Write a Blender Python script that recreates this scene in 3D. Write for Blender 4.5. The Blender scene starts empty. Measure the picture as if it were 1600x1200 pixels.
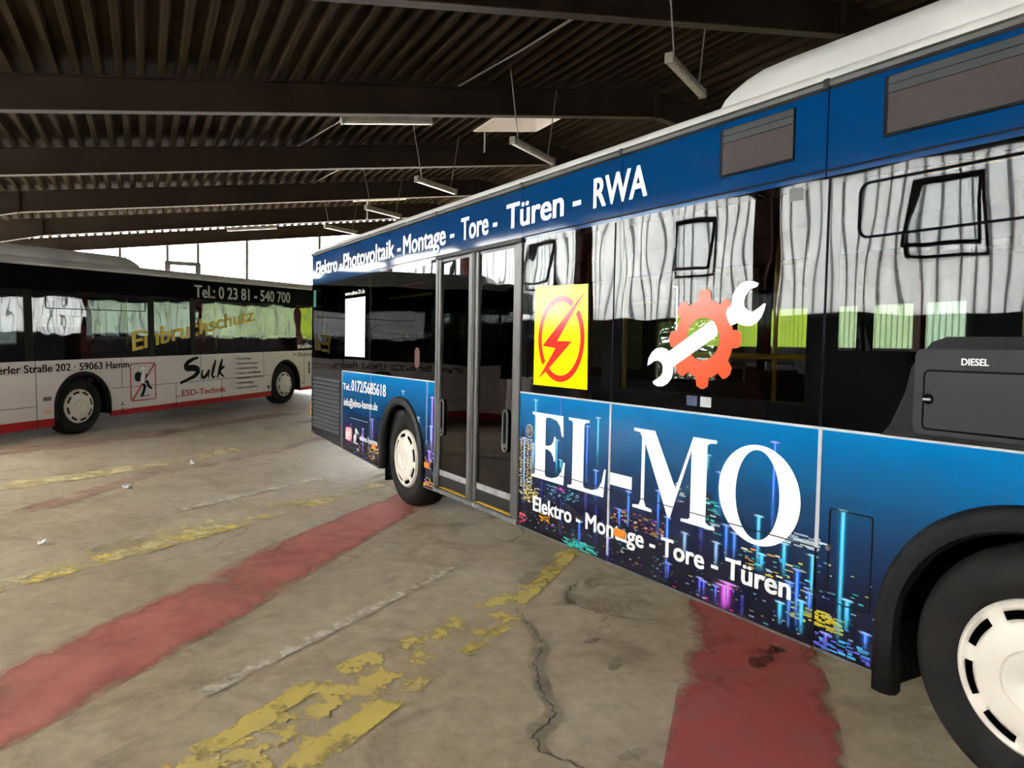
import bpy, bmesh, math, random
from mathutils import Vector, Matrix
R = math.radians
SC = bpy.context.scene
COL = SC.collection

# ------------------------------------------------------------------ camera, sky, exposure
cam_data = bpy.data.cameras.new('camera')
cam = bpy.data.objects.new('camera', cam_data)
COL.objects.link(cam)
cam_data.sensor_width = 36.0
cam_data.lens = 1187.1 * 36.0 / 1600.0
cam_data.clip_end = 500
ax = Vector((0.50664469, 0.86195999, 0.01833394))
ay = Vector((-0.0527403, 0.00976036, 0.99856056))
az = Vector((0.86054031, -0.50688235, 0.05040506))
cam.matrix_world = Matrix(((ax.x, ay.x, az.x, 7.204), (ax.y, ay.y, az.y, -2.9545), (ax.z, ay.z, az.z, 1.655), (0, 0, 0, 1)))
SC.camera = cam

world = bpy.data.worlds.new('overcast_sky')
SC.world = world
world.use_nodes = True
bg = world.node_tree.nodes['Background']
bg.inputs['Color'].default_value = (0.97, 0.985, 1.0, 1)
bg.inputs['Strength'].default_value = 10.0
vs = SC.view_settings
vs.view_transform = 'Standard'
vs.look = 'None'
vs.gamma = 1.0
vs.use_curve_mapping = False
vs.exposure = 2.08
sun_data = bpy.data.lights.new('hazy_sun', 'SUN')           # behind the near wall: it lights the wall's white sheets from outside
sun_data.energy = 15.0
sun_data.angle = R(3)
sun = bpy.data.objects.new('hazy_sun', sun_data)
COL.objects.link(sun)
sun.rotation_euler = (R(52), 0, R(-8))

# ------------------------------------------------------------------ helpers
def srgb(r, g, b):
    f = lambda c: (c / 12.92) if c <= 0.04045 else ((c + 0.055) / 1.055) ** 2.4
    return (f(r / 255), f(g / 255), f(b / 255))

def mat(name, col, rough=0.5, metal=0.0, ior=1.5, noise=None, bump=None, dirt=None):
    """noise=(scale, amount) varies the colour; bump=(scale, strength); dirt=(scale, colour, low, high) patches of another colour"""
    m = bpy.data.materials.new(name)
    m.use_nodes = True
    nt = m.node_tree
    N, L = nt.nodes, nt.links
    p = N['Principled BSDF']
    p.inputs['Roughness'].default_value = rough
    p.inputs['Metallic'].default_value = metal
    p.inputs['IOR'].default_value = ior
    p.inputs['Base Color'].default_value = (*col, 1)
    tc = N.new('ShaderNodeTexCoord')
    out = None
    if noise:
        nz = N.new('ShaderNodeTexNoise')
        nz.inputs['Scale'].default_value = noise[0]
        nz.inputs['Detail'].default_value = 5
        L.new(tc.outputs['Object'], nz.inputs['Vector'])
        mr = N.new('ShaderNodeMapRange')
        mr.inputs['From Min'].default_value = 0.3
        mr.inputs['From Max'].default_value = 0.7
        mr.inputs['To Min'].default_value = 1 - noise[1]
        mr.inputs['To Max'].default_value = 1 + noise[1]
        L.new(nz.outputs['Fac'], mr.inputs['Value'])
        mx = N.new('ShaderNodeVectorMath')
        mx.operation = 'SCALE'
        mx.inputs[0].default_value = col
        L.new(mr.outputs['Result'], mx.inputs['Scale'])
        out = mx.outputs['Vector']
    if dirt:
        nz = N.new('ShaderNodeTexNoise')
        nz.inputs['Scale'].default_value = dirt[0]
        nz.inputs['Detail'].default_value = 8
        nz.inputs['Roughness'].default_value = 0.65
        L.new(tc.outputs['Object'], nz.inputs['Vector'])
        mr = N.new('ShaderNodeMapRange')
        mr.inputs['From Min'].default_value = dirt[2]
        mr.inputs['From Max'].default_value = dirt[3]
        L.new(nz.outputs['Fac'], mr.inputs['Value'])
        mx = N.new('ShaderNodeMix')
        mx.data_type = 'RGBA'
        L.new(mr.outputs['Result'], mx.inputs['Factor'])
        if out:
            L.new(out, mx.inputs[6])
        else:
            mx.inputs[6].default_value = (*col, 1)
        mx.inputs[7].default_value = (*dirt[1], 1)
        out = mx.outputs[2]
    if out:
        L.new(out, p.inputs['Base Color'])
    if bump:
        nz = N.new('ShaderNodeTexNoise')
        nz.inputs['Scale'].default_value = bump[0]
        nz.inputs['Detail'].default_value = 4
        L.new(tc.outputs['Object'], nz.inputs['Vector'])
        b = N.new('ShaderNodeBump')
        b.inputs['Strength'].default_value = bump[1]
        b.inputs['Distance'].default_value = 0.02
        L.new(nz.outputs['Fac'], b.inputs['Height'])
        L.new(b.outputs['Normal'], p.inputs['Normal'])
    return m

def glass_mat(name, tint, ior, wav):
    """a thin pane: dark tint to look through, mirror reflection by angle, slightly wavy like toughened glass"""
    m = bpy.data.materials.new(name)
    m.use_nodes = True
    nt = m.node_tree
    N, L = nt.nodes, nt.links
    N.remove(N['Principled BSDF'])
    tr = N.new('ShaderNodeBsdfTransparent'); tr.inputs[0].default_value = (*tint, 1)
    gl = N.new('ShaderNodeBsdfGlossy'); gl.inputs['Roughness'].default_value = 0.0
    gl.inputs['Color'].default_value = (1, 1, 1, 1)
    fr = N.new('ShaderNodeFresnel'); fr.inputs['IOR'].default_value = ior
    wave_normal(N, L, wav, (gl.inputs['Normal'],))
    mx = N.new('ShaderNodeMixShader')
    L.new(fr.outputs[0], mx.inputs[0]); L.new(tr.outputs[0], mx.inputs[1]); L.new(gl.outputs[0], mx.inputs[2])
    L.new(mx.outputs[0], N['Material Output'].inputs['Surface'])
    return m

def wave_normal(N, L, wav, sockets):
    tc = N.new('ShaderNodeTexCoord')
    mp = N.new('ShaderNodeMapping'); mp.inputs['Scale'].default_value = (2.2, 2.2, 1.3)
    L.new(tc.outputs['Object'], mp.inputs['Vector'])
    nz = N.new('ShaderNodeTexNoise'); nz.inputs['Scale'].default_value = 1.0; nz.inputs['Detail'].default_value = 1.0
    L.new(mp.outputs[0], nz.inputs['Vector'])
    b = N.new('ShaderNodeBump'); b.inputs['Strength'].default_value = 1.0; b.inputs['Distance'].default_value = wav
    L.new(nz.outputs['Fac'], b.inputs['Height'])
    for s in sockets:
        L.new(b.outputs['Normal'], s)

def translucent_mat(name, col, trans=0.5):
    m = bpy.data.materials.new(name)
    m.use_nodes = True
    N, L = m.node_tree.nodes, m.node_tree.links
    N.remove(N['Principled BSDF'])
    tc = N.new('ShaderNodeTexCoord')
    nz = N.new('ShaderNodeTexNoise'); nz.inputs['Scale'].default_value = 1.7; nz.inputs['Detail'].default_value = 6
    L.new(tc.outputs['Object'], nz.inputs['Vector'])
    rp = N.new('ShaderNodeMapRange'); rp.inputs['To Min'].default_value = 0.86; rp.inputs['To Max'].default_value = 1.05
    L.new(nz.outputs['Fac'], rp.inputs['Value'])
    sc = N.new('ShaderNodeVectorMath'); sc.operation = 'SCALE'; sc.inputs[0].default_value = col
    L.new(rp.outputs[0], sc.inputs['Scale'])
    d = N.new('ShaderNodeBsdfDiffuse'); t = N.new('ShaderNodeBsdfTranslucent')
    L.new(sc.outputs[0], d.inputs[0]); L.new(sc.outputs[0], t.inputs[0])
    mx = N.new('ShaderNodeMixShader'); mx.inputs[0].default_value = trans
    L.new(d.outputs[0], mx.inputs[1]); L.new(t.outputs[0], mx.inputs[2])
    L.new(mx.outputs[0], N['Material Output'].inputs['Surface'])
    return m

def paint_mat(name, col, scale, lo, hi, rough=0.7, col2=None):
    """worn paint or a stain: patches of colour that flake away to nothing"""
    m = bpy.data.materials.new(name)
    m.use_nodes = True
    N, L = m.node_tree.nodes, m.node_tree.links
    p = N['Principled BSDF']; p.inputs['Roughness'].default_value = rough
    tc = N.new('ShaderNodeTexCoord')
    nz = N.new('ShaderNodeTexNoise'); nz.inputs['Scale'].default_value = scale; nz.inputs['Detail'].default_value = 10; nz.inputs['Roughness'].default_value = 0.68
    L.new(tc.outputs['Object'], nz.inputs['Vector'])
    big = N.new('ShaderNodeTexNoise'); big.inputs['Scale'].default_value = scale * 0.22; big.inputs['Detail'].default_value = 3
    L.new(tc.outputs['Object'], big.inputs['Vector'])
    ad = N.new('ShaderNodeMath'); ad.operation = 'MULTIPLY_ADD'; ad.inputs[1].default_value = 0.8
    L.new(big.outputs['Fac'], ad.inputs[0]); L.new(nz.outputs['Fac'], ad.inputs[2])
    at = N.new('ShaderNodeAttribute'); at.attribute_name = 'edge'
    ad2 = N.new('ShaderNodeMath'); ad2.operation = 'SUBTRACT'
    L.new(ad.outputs[0], ad2.inputs[0]); L.new(at.outputs['Fac'], ad2.inputs[1])
    mr = N.new('ShaderNodeMapRange'); mr.inputs['From Min'].default_value = lo; mr.inputs['From Max'].default_value = hi
    L.new(ad2.outputs[0], mr.inputs['Value'])
    n3 = N.new('ShaderNodeTexNoise'); n3.inputs['Scale'].default_value = 5.0; n3.inputs['Detail'].default_value = 6
    L.new(tc.outputs['Object'], n3.inputs['Vector'])
    mc = N.new('ShaderNodeMix'); mc.data_type = 'RGBA'
    mc.inputs[6].default_value = (*col, 1); mc.inputs[7].default_value = (*(col2 or tuple(c * 0.7 for c in col)), 1)
    m3 = N.new('ShaderNodeMapRange'); m3.inputs['From Min'].default_value = 0.4; m3.inputs['From Max'].default_value = 0.7
    L.new(n3.outputs['Fac'], m3.inputs['Value']); L.new(m3.outputs[0], mc.inputs['Factor'])
    L.new(mc.outputs[2], p.inputs['Base Color'])
    tr = N.new('ShaderNodeBsdfTransparent')
    mx = N.new('ShaderNodeMixShader')
    L.new(mr.outputs[0], mx.inputs[0]); L.new(tr.outputs[0], mx.inputs[1]); L.new(p.outputs[0], mx.inputs[2])
    L.new(mx.outputs[0], N['Material Output'].inputs['Surface'])
    return m

class MB:
    """collects shapes; build() links them as one mesh object"""
    def __init__(s):
        s.v = []; s.f = []; s.mi = []; s.c = None
    def add(s, vs, fs, mi=0):
        o = len(s.v); s.v += [tuple(p) for p in vs]
        for f in fs:
            s.f.append([o + i for i in f]); s.mi.append(mi)
    def box(s, x0, x1, y0, y1, z0, z1, mi=0):
        s.add([(x0, y0, z0), (x1, y0, z0), (x1, y1, z0), (x0, y1, z0), (x0, y0, z1), (x1, y0, z1), (x1, y1, z1), (x0, y1, z1)],
              [(0, 3, 2, 1), (4, 5, 6, 7), (0, 1, 5, 4), (1, 2, 6, 5), (2, 3, 7, 6), (3, 0, 4, 7)], mi)
    def rbox(s, x0, x1, y0, y1, z0, z1, r=0.02, mi=0, seg=3):
        """a box with rounded edges"""
        bm = bmesh.new()
        bmesh.ops.create_cube(bm, size=1)
        for v in bm.verts:
            v.co = Vector(((x0 + x1) / 2 + v.co.x * (x1 - x0), (y0 + y1) / 2 + v.co.y * (y1 - y0), (z0 + z1) / 2 + v.co.z * (z1 - z0)))
        bmesh.ops.bevel(bm, geom=bm.edges[:], offset=r, segments=seg, affect='EDGES', profile=0.5)
        s.frombm(bm, mi)
    def frombm(s, bm, mi=0, M=None):
        bm.verts.index_update()
        s.add([(M @ v.co if M else v.co) for v in bm.verts], [[v.index for v in f.verts] for f in bm.faces], mi)
        bm.free()
    def prism(s, poly, y0, y1, mi=0, axis='y'):
        """polygon (a,b) extruded: axis y -> (a,y,b), x -> (x,a,b), z -> (a,b,z)"""
        P = {'y': lambda a, b, h: (a, h, b), 'x': lambda a, b, h: (h, a, b), 'z': lambda a, b, h: (a, b, h)}[axis]
        n = len(poly)
        vs = [P(a, b, y0) for a, b in poly] + [P(a, b, y1) for a, b in poly]
        fs = [list(range(n)), list(range(2 * n - 1, n - 1, -1))] + [[i, i + n, (i + 1) % n + n, (i + 1) % n] for i in range(n)]
        s.add(vs, fs, mi)
    def flat(s, poly, y, mi=0):
        s.add([(a, y, b) for a, b in poly], [list(range(len(poly)))], mi)
    def tube(s, pts, r, n=8, mi=0, caps=True):
        pts = [Vector(p) for p in pts]
        rings = []
        for i, p in enumerate(pts):
            d = (pts[min(i + 1, len(pts) - 1)] - pts[max(i - 1, 0)]).normalized()
            a = d.orthogonal().normalized() if abs(d.z) > 0.9 else d.cross(Vector((0, 0, 1))).normalized()
            b = d.cross(a).normalized()
            rings.append([p + (a * math.cos(2 * math.pi * k / n) + b * math.sin(2 * math.pi * k / n)) * r for k in range(n)])
        vs = [q for ring in rings for q in ring]
        fs = [[i * n + k, i * n + (k + 1) % n, (i + 1) * n + (k + 1) % n, (i + 1) * n + k] for i in range(len(pts) - 1) for k in range(n)]
        if caps:
            fs += [list(range(n))[::-1], [(len(pts) - 1) * n + k for k in range(n)]]
        s.add(vs, fs, mi)
    def lathe(s, prof, c, n=48, mi=0, a0=0.0, a1=2 * math.pi):
        """profile (r, y) turned about the y axis through c=(x,z)"""
        full = abs(a1 - a0 - 2 * math.pi) < 1e-6
        m = n if full else n + 1
        vs = []
        for k in range(m):
            a = a0 + (a1 - a0) * k / n
            vs += [(c[0] + r * math.cos(a), y, c[1] + r * math.sin(a)) for r, y in prof]
        q = len(prof)
        fs = [[k * q + j, k * q + j + 1, ((k + 1) % m) * q + j + 1, ((k + 1) % m) * q + j] for k in range(n) for j in range(q - 1)]
        s.add(vs, fs, mi)
    def build(s, name, m, parent=None, smooth=None, loc=None, rot=None):
        me = bpy.data.meshes.new(name)
        me.from_pydata(s.v, [], s.f)
        ms = m if isinstance(m, (list, tuple)) else [m]
        for q in ms:
            me.materials.append(q)
        me.polygons.foreach_set('material_index', s.mi)
        if s.c is not None:
            at = me.color_attributes.new('Col', 'FLOAT_COLOR', 'POINT')
            at.data.foreach_set('color', [x for c in s.c for x in c])
        if smooth is not None:
            me.polygons.foreach_set('use_smooth', [True] * len(me.polygons))
            me.set_sharp_from_angle(angle=R(smooth))
        me.update()
        o = bpy.data.objects.new(name, me)
        COL.objects.link(o)
        if parent is not None:
            o.parent = parent
        if loc: o.location = loc
        if rot: o.rotation_euler = rot
        return o

def recalc(o):
    bm = bmesh.new(); bm.from_mesh(o.data)
    bmesh.ops.recalc_face_normals(bm, faces=bm.faces[:])
    bm.to_mesh(o.data); bm.free()
    return o

def thing(name, label, cat, loc=(0, 0, 0), rot=(0, 0, 0), group=None):
    o = bpy.data.objects.new(name, None)
    COL.objects.link(o)
    o.location = loc; o.rotation_euler = rot
    o['label'] = label; o['category'] = cat
    if group: o['group'] = group
    return o

def tag(o, label, cat, group=None):
    o['label'] = label; o['category'] = cat
    if group: o['group'] = group
    return o

def struct(o):
    o['kind'] = 'structure'
    return o

FONT_CACHE = {}
def glyphs(text, off):
    k = (text, off)
    if k not in FONT_CACHE:
        cu = bpy.data.curves.new('lettering', 'FONT')
        cu.body = text
        cu.size = 1.0
        cu.offset = off
        cu.resolution_u = 3
        ob = bpy.data.objects.new('lettering_curve', cu)
        COL.objects.link(ob)
        dg = bpy.context.evaluated_depsgraph_get()
        dg.update()
        me = bpy.data.meshes.new_from_object(ob.evaluated_get(dg))
        vs = [tuple(v.co) for v in me.vertices]
        fs = [list(p.vertices) for p in me.polygons]
        bpy.data.objects.remove(ob); bpy.data.curves.remove(cu); bpy.data.meshes.remove(me)
        FONT_CACHE[k] = (vs, fs)
    return FONT_CACHE[k]

def bold(vs, fs, d):
    """thicken glyphs by laying shifted copies over each other"""
    out, faces = [], []
    for i, (dx, dy) in enumerate(((0, 0), (-d, 0), (d, 0), (-d * .8, d * .55), (d * .8, d * .55), (-d * .8, -d * .55), (d * .8, -d * .55))):
        o = len(out)
        out += [(x + dx, y + dy, i * 0.00025) for x, y, z in vs]
        faces += [[o + i for i in f] for f in fs]
    return out, faces

def lettering(text, x0, x1, zb, cap, m, parent, y=-0.004, off=0.022, zb1=None, cap1=None, name='lettering', slant=0.0):
    """flat vinyl letters from x0 to x1 on the side at y; the baseline and the capital height may run from one value to another"""
    vs, fs = bold(*glyphs(text, 0.0), off)
    H, _ = bold(*glyphs('H', 0.0), off)
    h0, h1 = min(v[1] for v in H), max(v[1] for v in H)
    a, b = min(v[0] for v in vs), max(v[0] for v in vs)
    zb1 = zb if zb1 is None else zb1
    cap1 = cap if cap1 is None else cap1
    mb = MB()
    out = []
    for vx, vy, lift in vs:
        t = (vx - a) / (b - a)
        w = (vy - h0) / (h1 - h0)
        out.append((x0 + t * (x1 - x0) + slant * w, y - lift, zb + (zb1 - zb) * t + w * (cap + (cap1 - cap) * t)))
    mb.add(out, fs)
    return mb.build(name, m, parent)

def copy_tree(o, parent=None, skip=()):
    c = o.copy(); COL.objects.link(c)
    if parent is not None:
        c.parent = parent
    for ch in list(o.children):
        if ch.name.split('.')[0] in skip:
            continue
        copy_tree(ch, c, skip)
    return c

def arc(cx, cz, r, a0, a1, n):
    return [(cx + r * math.cos(R(a0 + (a1 - a0) * i / n)), cz + r * math.sin(R(a0 + (a1 - a0) * i / n))) for i in range(n + 1)]

def rrect(x0, x1, z0, z1, r, n=4):
    return arc(x1 - r, z1 - r, r, 0, 90, n) + arc(x0 + r, z1 - r, r, 90, 180, n) + arc(x0 + r, z0 + r, r, 180, 270, n) + arc(x1 - r, z0 + r, r, 270, 360, n)

# ------------------------------------------------------------------ materials
M = {}
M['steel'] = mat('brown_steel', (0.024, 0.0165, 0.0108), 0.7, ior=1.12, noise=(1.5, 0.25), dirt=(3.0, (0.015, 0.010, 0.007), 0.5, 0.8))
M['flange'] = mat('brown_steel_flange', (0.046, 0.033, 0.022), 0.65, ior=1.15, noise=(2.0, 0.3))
M['column'] = mat('rust_red_steel', (0.16, 0.035, 0.022), 0.55, noise=(2.0, 0.25))
M['deck'] = mat('brown_roof_sheet', (0.0290, 0.0205, 0.0118), 0.75, ior=1.06, noise=(1.2, 0.3))
M['sheet'] = translucent_mat('white_translucent_sheet', (0.90, 0.91, 0.90), 0.72)
M['sheet_green'] = translucent_mat('pale_green_translucent_sheet', (0.56, 0.64, 0.54), 0.72)
M['sheet_lime'] = translucent_mat('lime_translucent_sheet', (0.52, 0.60, 0.16), 0.72)
M['batten'] = mat('dark_wall_rib', (0.06, 0.06, 0.06), 0.6)
M['plinth'] = mat('grey_plinth', (0.06, 0.058, 0.055), 0.8, noise=(3.0, 0.3))
M['frame_dark'] = mat('dark_window_frame', (0.025, 0.025, 0.027), 0.5)
M['white'] = mat('white_vinyl', (0.83, 0.83, 0.82), 0.35)
M['grey_white'] = mat('pale_grey_vinyl', (0.42, 0.43, 0.44), 0.4)
M['black_vinyl'] = mat('black_vinyl', (0.005, 0.005, 0.0055), 0.5, ior=1.15)
M['red_vinyl'] = mat('red_vinyl', (0.50, 0.02, 0.02), 0.4, ior=1.3)
M['yellow_vinyl'] = mat('yellow_vinyl', (0.72, 0.50, 0.02), 0.4)
M['sign_yellow'] = mat('bright_yellow_sticker', (1.0, 0.92, 0.0), 0.12, ior=1.4)
M['sign_red'] = mat('red_print', (0.78, 0.03, 0.02), 0.12)
M['orange_vinyl'] = mat('orange_red_vinyl', (0.82, 0.085, 0.025), 0.15, ior=1.35)
M['cream'] = mat('cream_plastic', (0.72, 0.66, 0.57), 0.4, noise=(4.0, 0.08))
M['tyre'] = mat('black_rubber', (0.017, 0.0155, 0.0145), 0.75, ior=1.22, noise=(6.0, 0.3), bump=(40.0, 0.15))
M['rubber'] = mat('arch_rubber', (0.010, 0.010, 0.0105), 0.55, ior=1.25, bump=(30.0, 0.4))
M['arch_grey'] = mat('grey_arch_rubber', (0.024, 0.024, 0.025), 0.5, ior=1.3, bump=(25.0, 0.2))
M['void'] = mat('dark_underbody', (0.006, 0.006, 0.006), 0.9, ior=1.05)
M['roof_white'] = mat('white_roof_plastic', (0.62, 0.60, 0.56), 0.4, noise=(1.5, 0.12))
M['gutter'] = mat('grey_gutter', (0.05, 0.046, 0.041), 0.55, noise=(2.0, 0.35))
M['seam'] = mat('dark_joint', (0.006, 0.007, 0.010), 0.6, ior=1.15)
M['joint'] = mat('pale_joint', (0.45, 0.47, 0.50), 0.4)
M['grille'] = mat('dark_grey_plastic', (0.022, 0.0225, 0.0235), 0.45, ior=1.3)
M['alu'] = mat('grey_aluminium', (0.115, 0.112, 0.108), 0.38, metal=0.3, noise=(5.0, 0.15))
M['alu_light'] = mat('pale_aluminium', (0.36, 0.36, 0.35), 0.4, metal=0.2, noise=(8.0, 0.3))
M['display'] = mat('dark_led_display', (0.030, 0.0175, 0.0155), 0.7, noise=(20.0, 0.15))
M['display_bar'] = mat('grey_display_blind', (0.024, 0.027, 0.028), 0.7)
M['orange'] = mat('orange_reflector', (0.75, 0.22, 0.01), 0.3)
M['dark_red'] = mat('dark_red_reflector', (0.12, 0.02, 0.02), 0.3)
M['yellow_rail'] = mat('yellow_handrail', (0.75, 0.42, 0.02), 0.35)
M['inside_grey'] = mat('grey_lining', (0.14, 0.14, 0.14), 0.6)
M['inside_dark'] = mat('dark_lining', (0.045, 0.045, 0.05), 0.7)
M['seat'] = mat('purple_seat_fabric', (0.075, 0.022, 0.035), 0.8, noise=(12.0, 0.4))
M['seat_grey'] = mat('grey_seat_shell', (0.10, 0.10, 0.11), 0.5)
M['red_rail'] = mat('red_plastic', (0.5, 0.05, 0.03), 0.4)
M['lamp_grey'] = mat('grey_lamp_housing', (0.22, 0.19, 0.15), 0.5, noise=(6.0, 0.25))
M['lamp_tube'] = mat('unlit_lamp_cover', (0.34, 0.29, 0.22), 0.35, noise=(6.0, 0.15))
M['wire'] = mat('grey_wire', (0.16, 0.14, 0.12), 0.5)
M['sheet_rib'] = translucent_mat('grey_sheet_rib', (0.44, 0.45, 0.44), 0.72)
M['sheet_dim'] = translucent_mat('darkened_skylight_sheet', (0.16, 0.15, 0.14), 0.8)  # sheet colour darkened so that less daylight falls on the curb
M['curb'] = mat('white_skylight_curb', (0.80, 0.74, 0.68), 0.6, noise=(2.0, 0.1))
M['paper'] = mat('white_paper', (0.80, 0.79, 0.76), 0.7)
M['leaf'] = mat('green_leaves', (0.08, 0.16, 0.03), 0.5, noise=(5.0, 0.5))
M['bark'] = mat('brown_bark', (0.09, 0.06, 0.04), 0.8)
M['white_paint'] = mat('white_bus_paint', (0.72, 0.64, 0.62), 0.22, noise=(1.0, 0.06))
M['red_paint'] = mat('red_bus_paint', (0.40, 0.008, 0.012), 0.3, ior=1.25)
M['post'] = mat('dark_gable_post', (0.05, 0.05, 0.045), 0.5)
M['glass'] = glass_mat('tinted_bus_glass', (0.18, 0.195, 0.195), 1.43, 0.0032)
M['glass_light'] = glass_mat('lighter_bus_glass', (0.34, 0.36, 0.35), 1.43, 0.0038)
M['glass_far'] = glass_mat('far_bus_glass', (0.22, 0.235, 0.23), 1.6, 0.0038)
M['sheet_mid'] = translucent_mat('yellow_green_translucent_sheet', (0.56, 0.63, 0.46), 0.72)
M['clear'] = glass_mat('clear_window_glass', (0.9, 0.92, 0.92), 1.3, 0.0)

def gloss_wavy(name, col, ior, wav, rough=0.02):
    m = mat(name, col, rough, ior=ior)
    N, L = m.node_tree.nodes, m.node_tree.links
    wave_normal(N, L, wav, (N['Principled BSDF'].inputs['Normal'],))
    return m
M['frit_far'] = gloss_wavy('black_glass_border_far_bus', (0.003, 0.003, 0.0035), 1.6, 0.0032)
M['frit'] = gloss_wavy('black_glass_border', (0.003, 0.003, 0.0035), 1.43, 0.0032)
M['frit_film'] = gloss_wavy('black_film', (0.002, 0.0022, 0.003), 1.2, 0.002, 0.4)
M['frit_film'].node_tree.nodes['Principled BSDF'].inputs['Specular IOR Level'].default_value = 0.05
M['blue'] = gloss_wavy('blue_film', srgb(2, 54, 101), 1.42, 0.0012, 0.06)

def art_mat():
    """printed evening sky: bright azure above, night blue and violet black below"""
    m = mat('night_skyline_print', (0, 0, 0), 0.16, ior=1.3)
    N, L = m.node_tree.nodes, m.node_tree.links
    tc = N.new('ShaderNodeTexCoord')
    sx = N.new('ShaderNodeSeparateXYZ'); L.new(tc.outputs['Object'], sx.inputs[0])
    nz = N.new('ShaderNodeTexNoise'); nz.inputs['Scale'].default_value = 1.3; nz.inputs['Detail'].default_value = 3
    mp = N.new('ShaderNodeMapping'); mp.inputs['Scale'].default_value = (0.7, 1, 4.0)
    L.new(tc.outputs['Object'], mp.inputs[0]); L.new(mp.outputs[0], nz.inputs['Vector'])
    ad = N.new('ShaderNodeMath'); ad.operation = 'MULTIPLY_ADD'; ad.inputs[1].default_value = 0.16
    L.new(nz.outputs['Fac'], ad.inputs[0]); L.new(sx.outputs['Z'], ad.inputs[2])
    mr = N.new('ShaderNodeMapRange'); mr.inputs['From Min'].default_value = 0.36; mr.inputs['From Max'].default_value = 1.38
    L.new(ad.outputs[0], mr.inputs['Value'])
    cr = N.new('ShaderNodeValToRGB'); L.new(mr.outputs[0], cr.inputs[0])
    e = cr.color_ramp.elements
    e[0].position = 0.0; e[0].color = (*srgb(19, 18, 33), 1)
    e[1].position = 1.0; e[1].color = (*srgb(0, 115, 176), 1)
    for pos, c in ((0.30, (22, 24, 44)), (0.48, (22, 45, 76)), (0.68, (8, 70, 114)), (0.84, (0, 92, 148))):
        k = e.new(pos); k.color = (*srgb(*c), 1)
    L.new(cr.outputs[0], N['Principled BSDF'].inputs['Base Color'])
    return m
M['art'] = art_mat()

def print_mat():
    m = bpy.data.materials.new('light_print')
    m.use_nodes = True
    N, L = m.node_tree.nodes, m.node_tree.links
    p = N['Principled BSDF']; p.inputs['Roughness'].default_value = 0.2; p.inputs['IOR'].default_value = 1.2
    at = N.new('ShaderNodeAttribute'); at.attribute_name = 'Col'
    L.new(at.outputs['Color'], p.inputs['Base Color'])
    tr = N.new('ShaderNodeBsdfTransparent'); mx = N.new('ShaderNodeMixShader')
    L.new(at.outputs['Alpha'], mx.inputs[0]); L.new(tr.outputs[0], mx.inputs[1]); L.new(p.outputs[0], mx.inputs[2])
    L.new(mx.outputs[0], N['Material Output'].inputs['Surface'])
    return m
M['print'] = print_mat()

WRENCH_A=[(3.758, 1.552), (3.766, 1.595), (3.794, 1.632), (3.832, 1.655), (3.88, 1.661), (3.918, 1.653), (3.939, 1.64), (4.259, 1.807), (4.28, 1.802), (4.301, 1.772), (4.31, 1.743), (4.303, 1.725), (3.98, 1.553), (3.979, 1.518), (3.967, 1.486), (3.936, 1.456), (3.899, 1.439), (3.851, 1.435), (3.812, 1.449), (3.809, 1.462), (3.84, 1.477), (3.873, 1.494), (3.891, 1.518), (3.892, 1.553), (3.879, 1.572), (3.85, 1.585), (3.816, 1.58), (3.787, 1.563)]
WRENCH_B=[(4.574, 1.984), (4.54, 1.996), (4.496, 2.001), (4.46, 1.991), (4.428, 1.97), (4.406, 1.937), (4.401, 1.897), (4.394, 1.878), (4.371, 1.867), (4.362, 1.841), (4.374, 1.812), (4.393, 1.779), (4.417, 1.782), (4.439, 1.791), (4.462, 1.782), (4.499, 1.774), (4.535, 1.775), (4.57, 1.791), (4.597, 1.818), (4.613, 1.851), (4.622, 1.882), (4.608, 1.885), (4.574, 1.863), (4.539, 1.845), (4.514, 1.851), (4.487, 1.871), (4.483, 1.9), (4.492, 1.927), (4.52, 1.957), (4.562, 1.968)]
BOLT=[(3.132, 2.027), (3.031, 1.93), (2.804, 1.693), (2.981, 1.691), (2.689, 1.488), (2.565, 1.417), (2.636, 1.489), (2.784, 1.643), (2.616, 1.658), (2.769, 1.77), (2.984, 1.929)]
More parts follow.
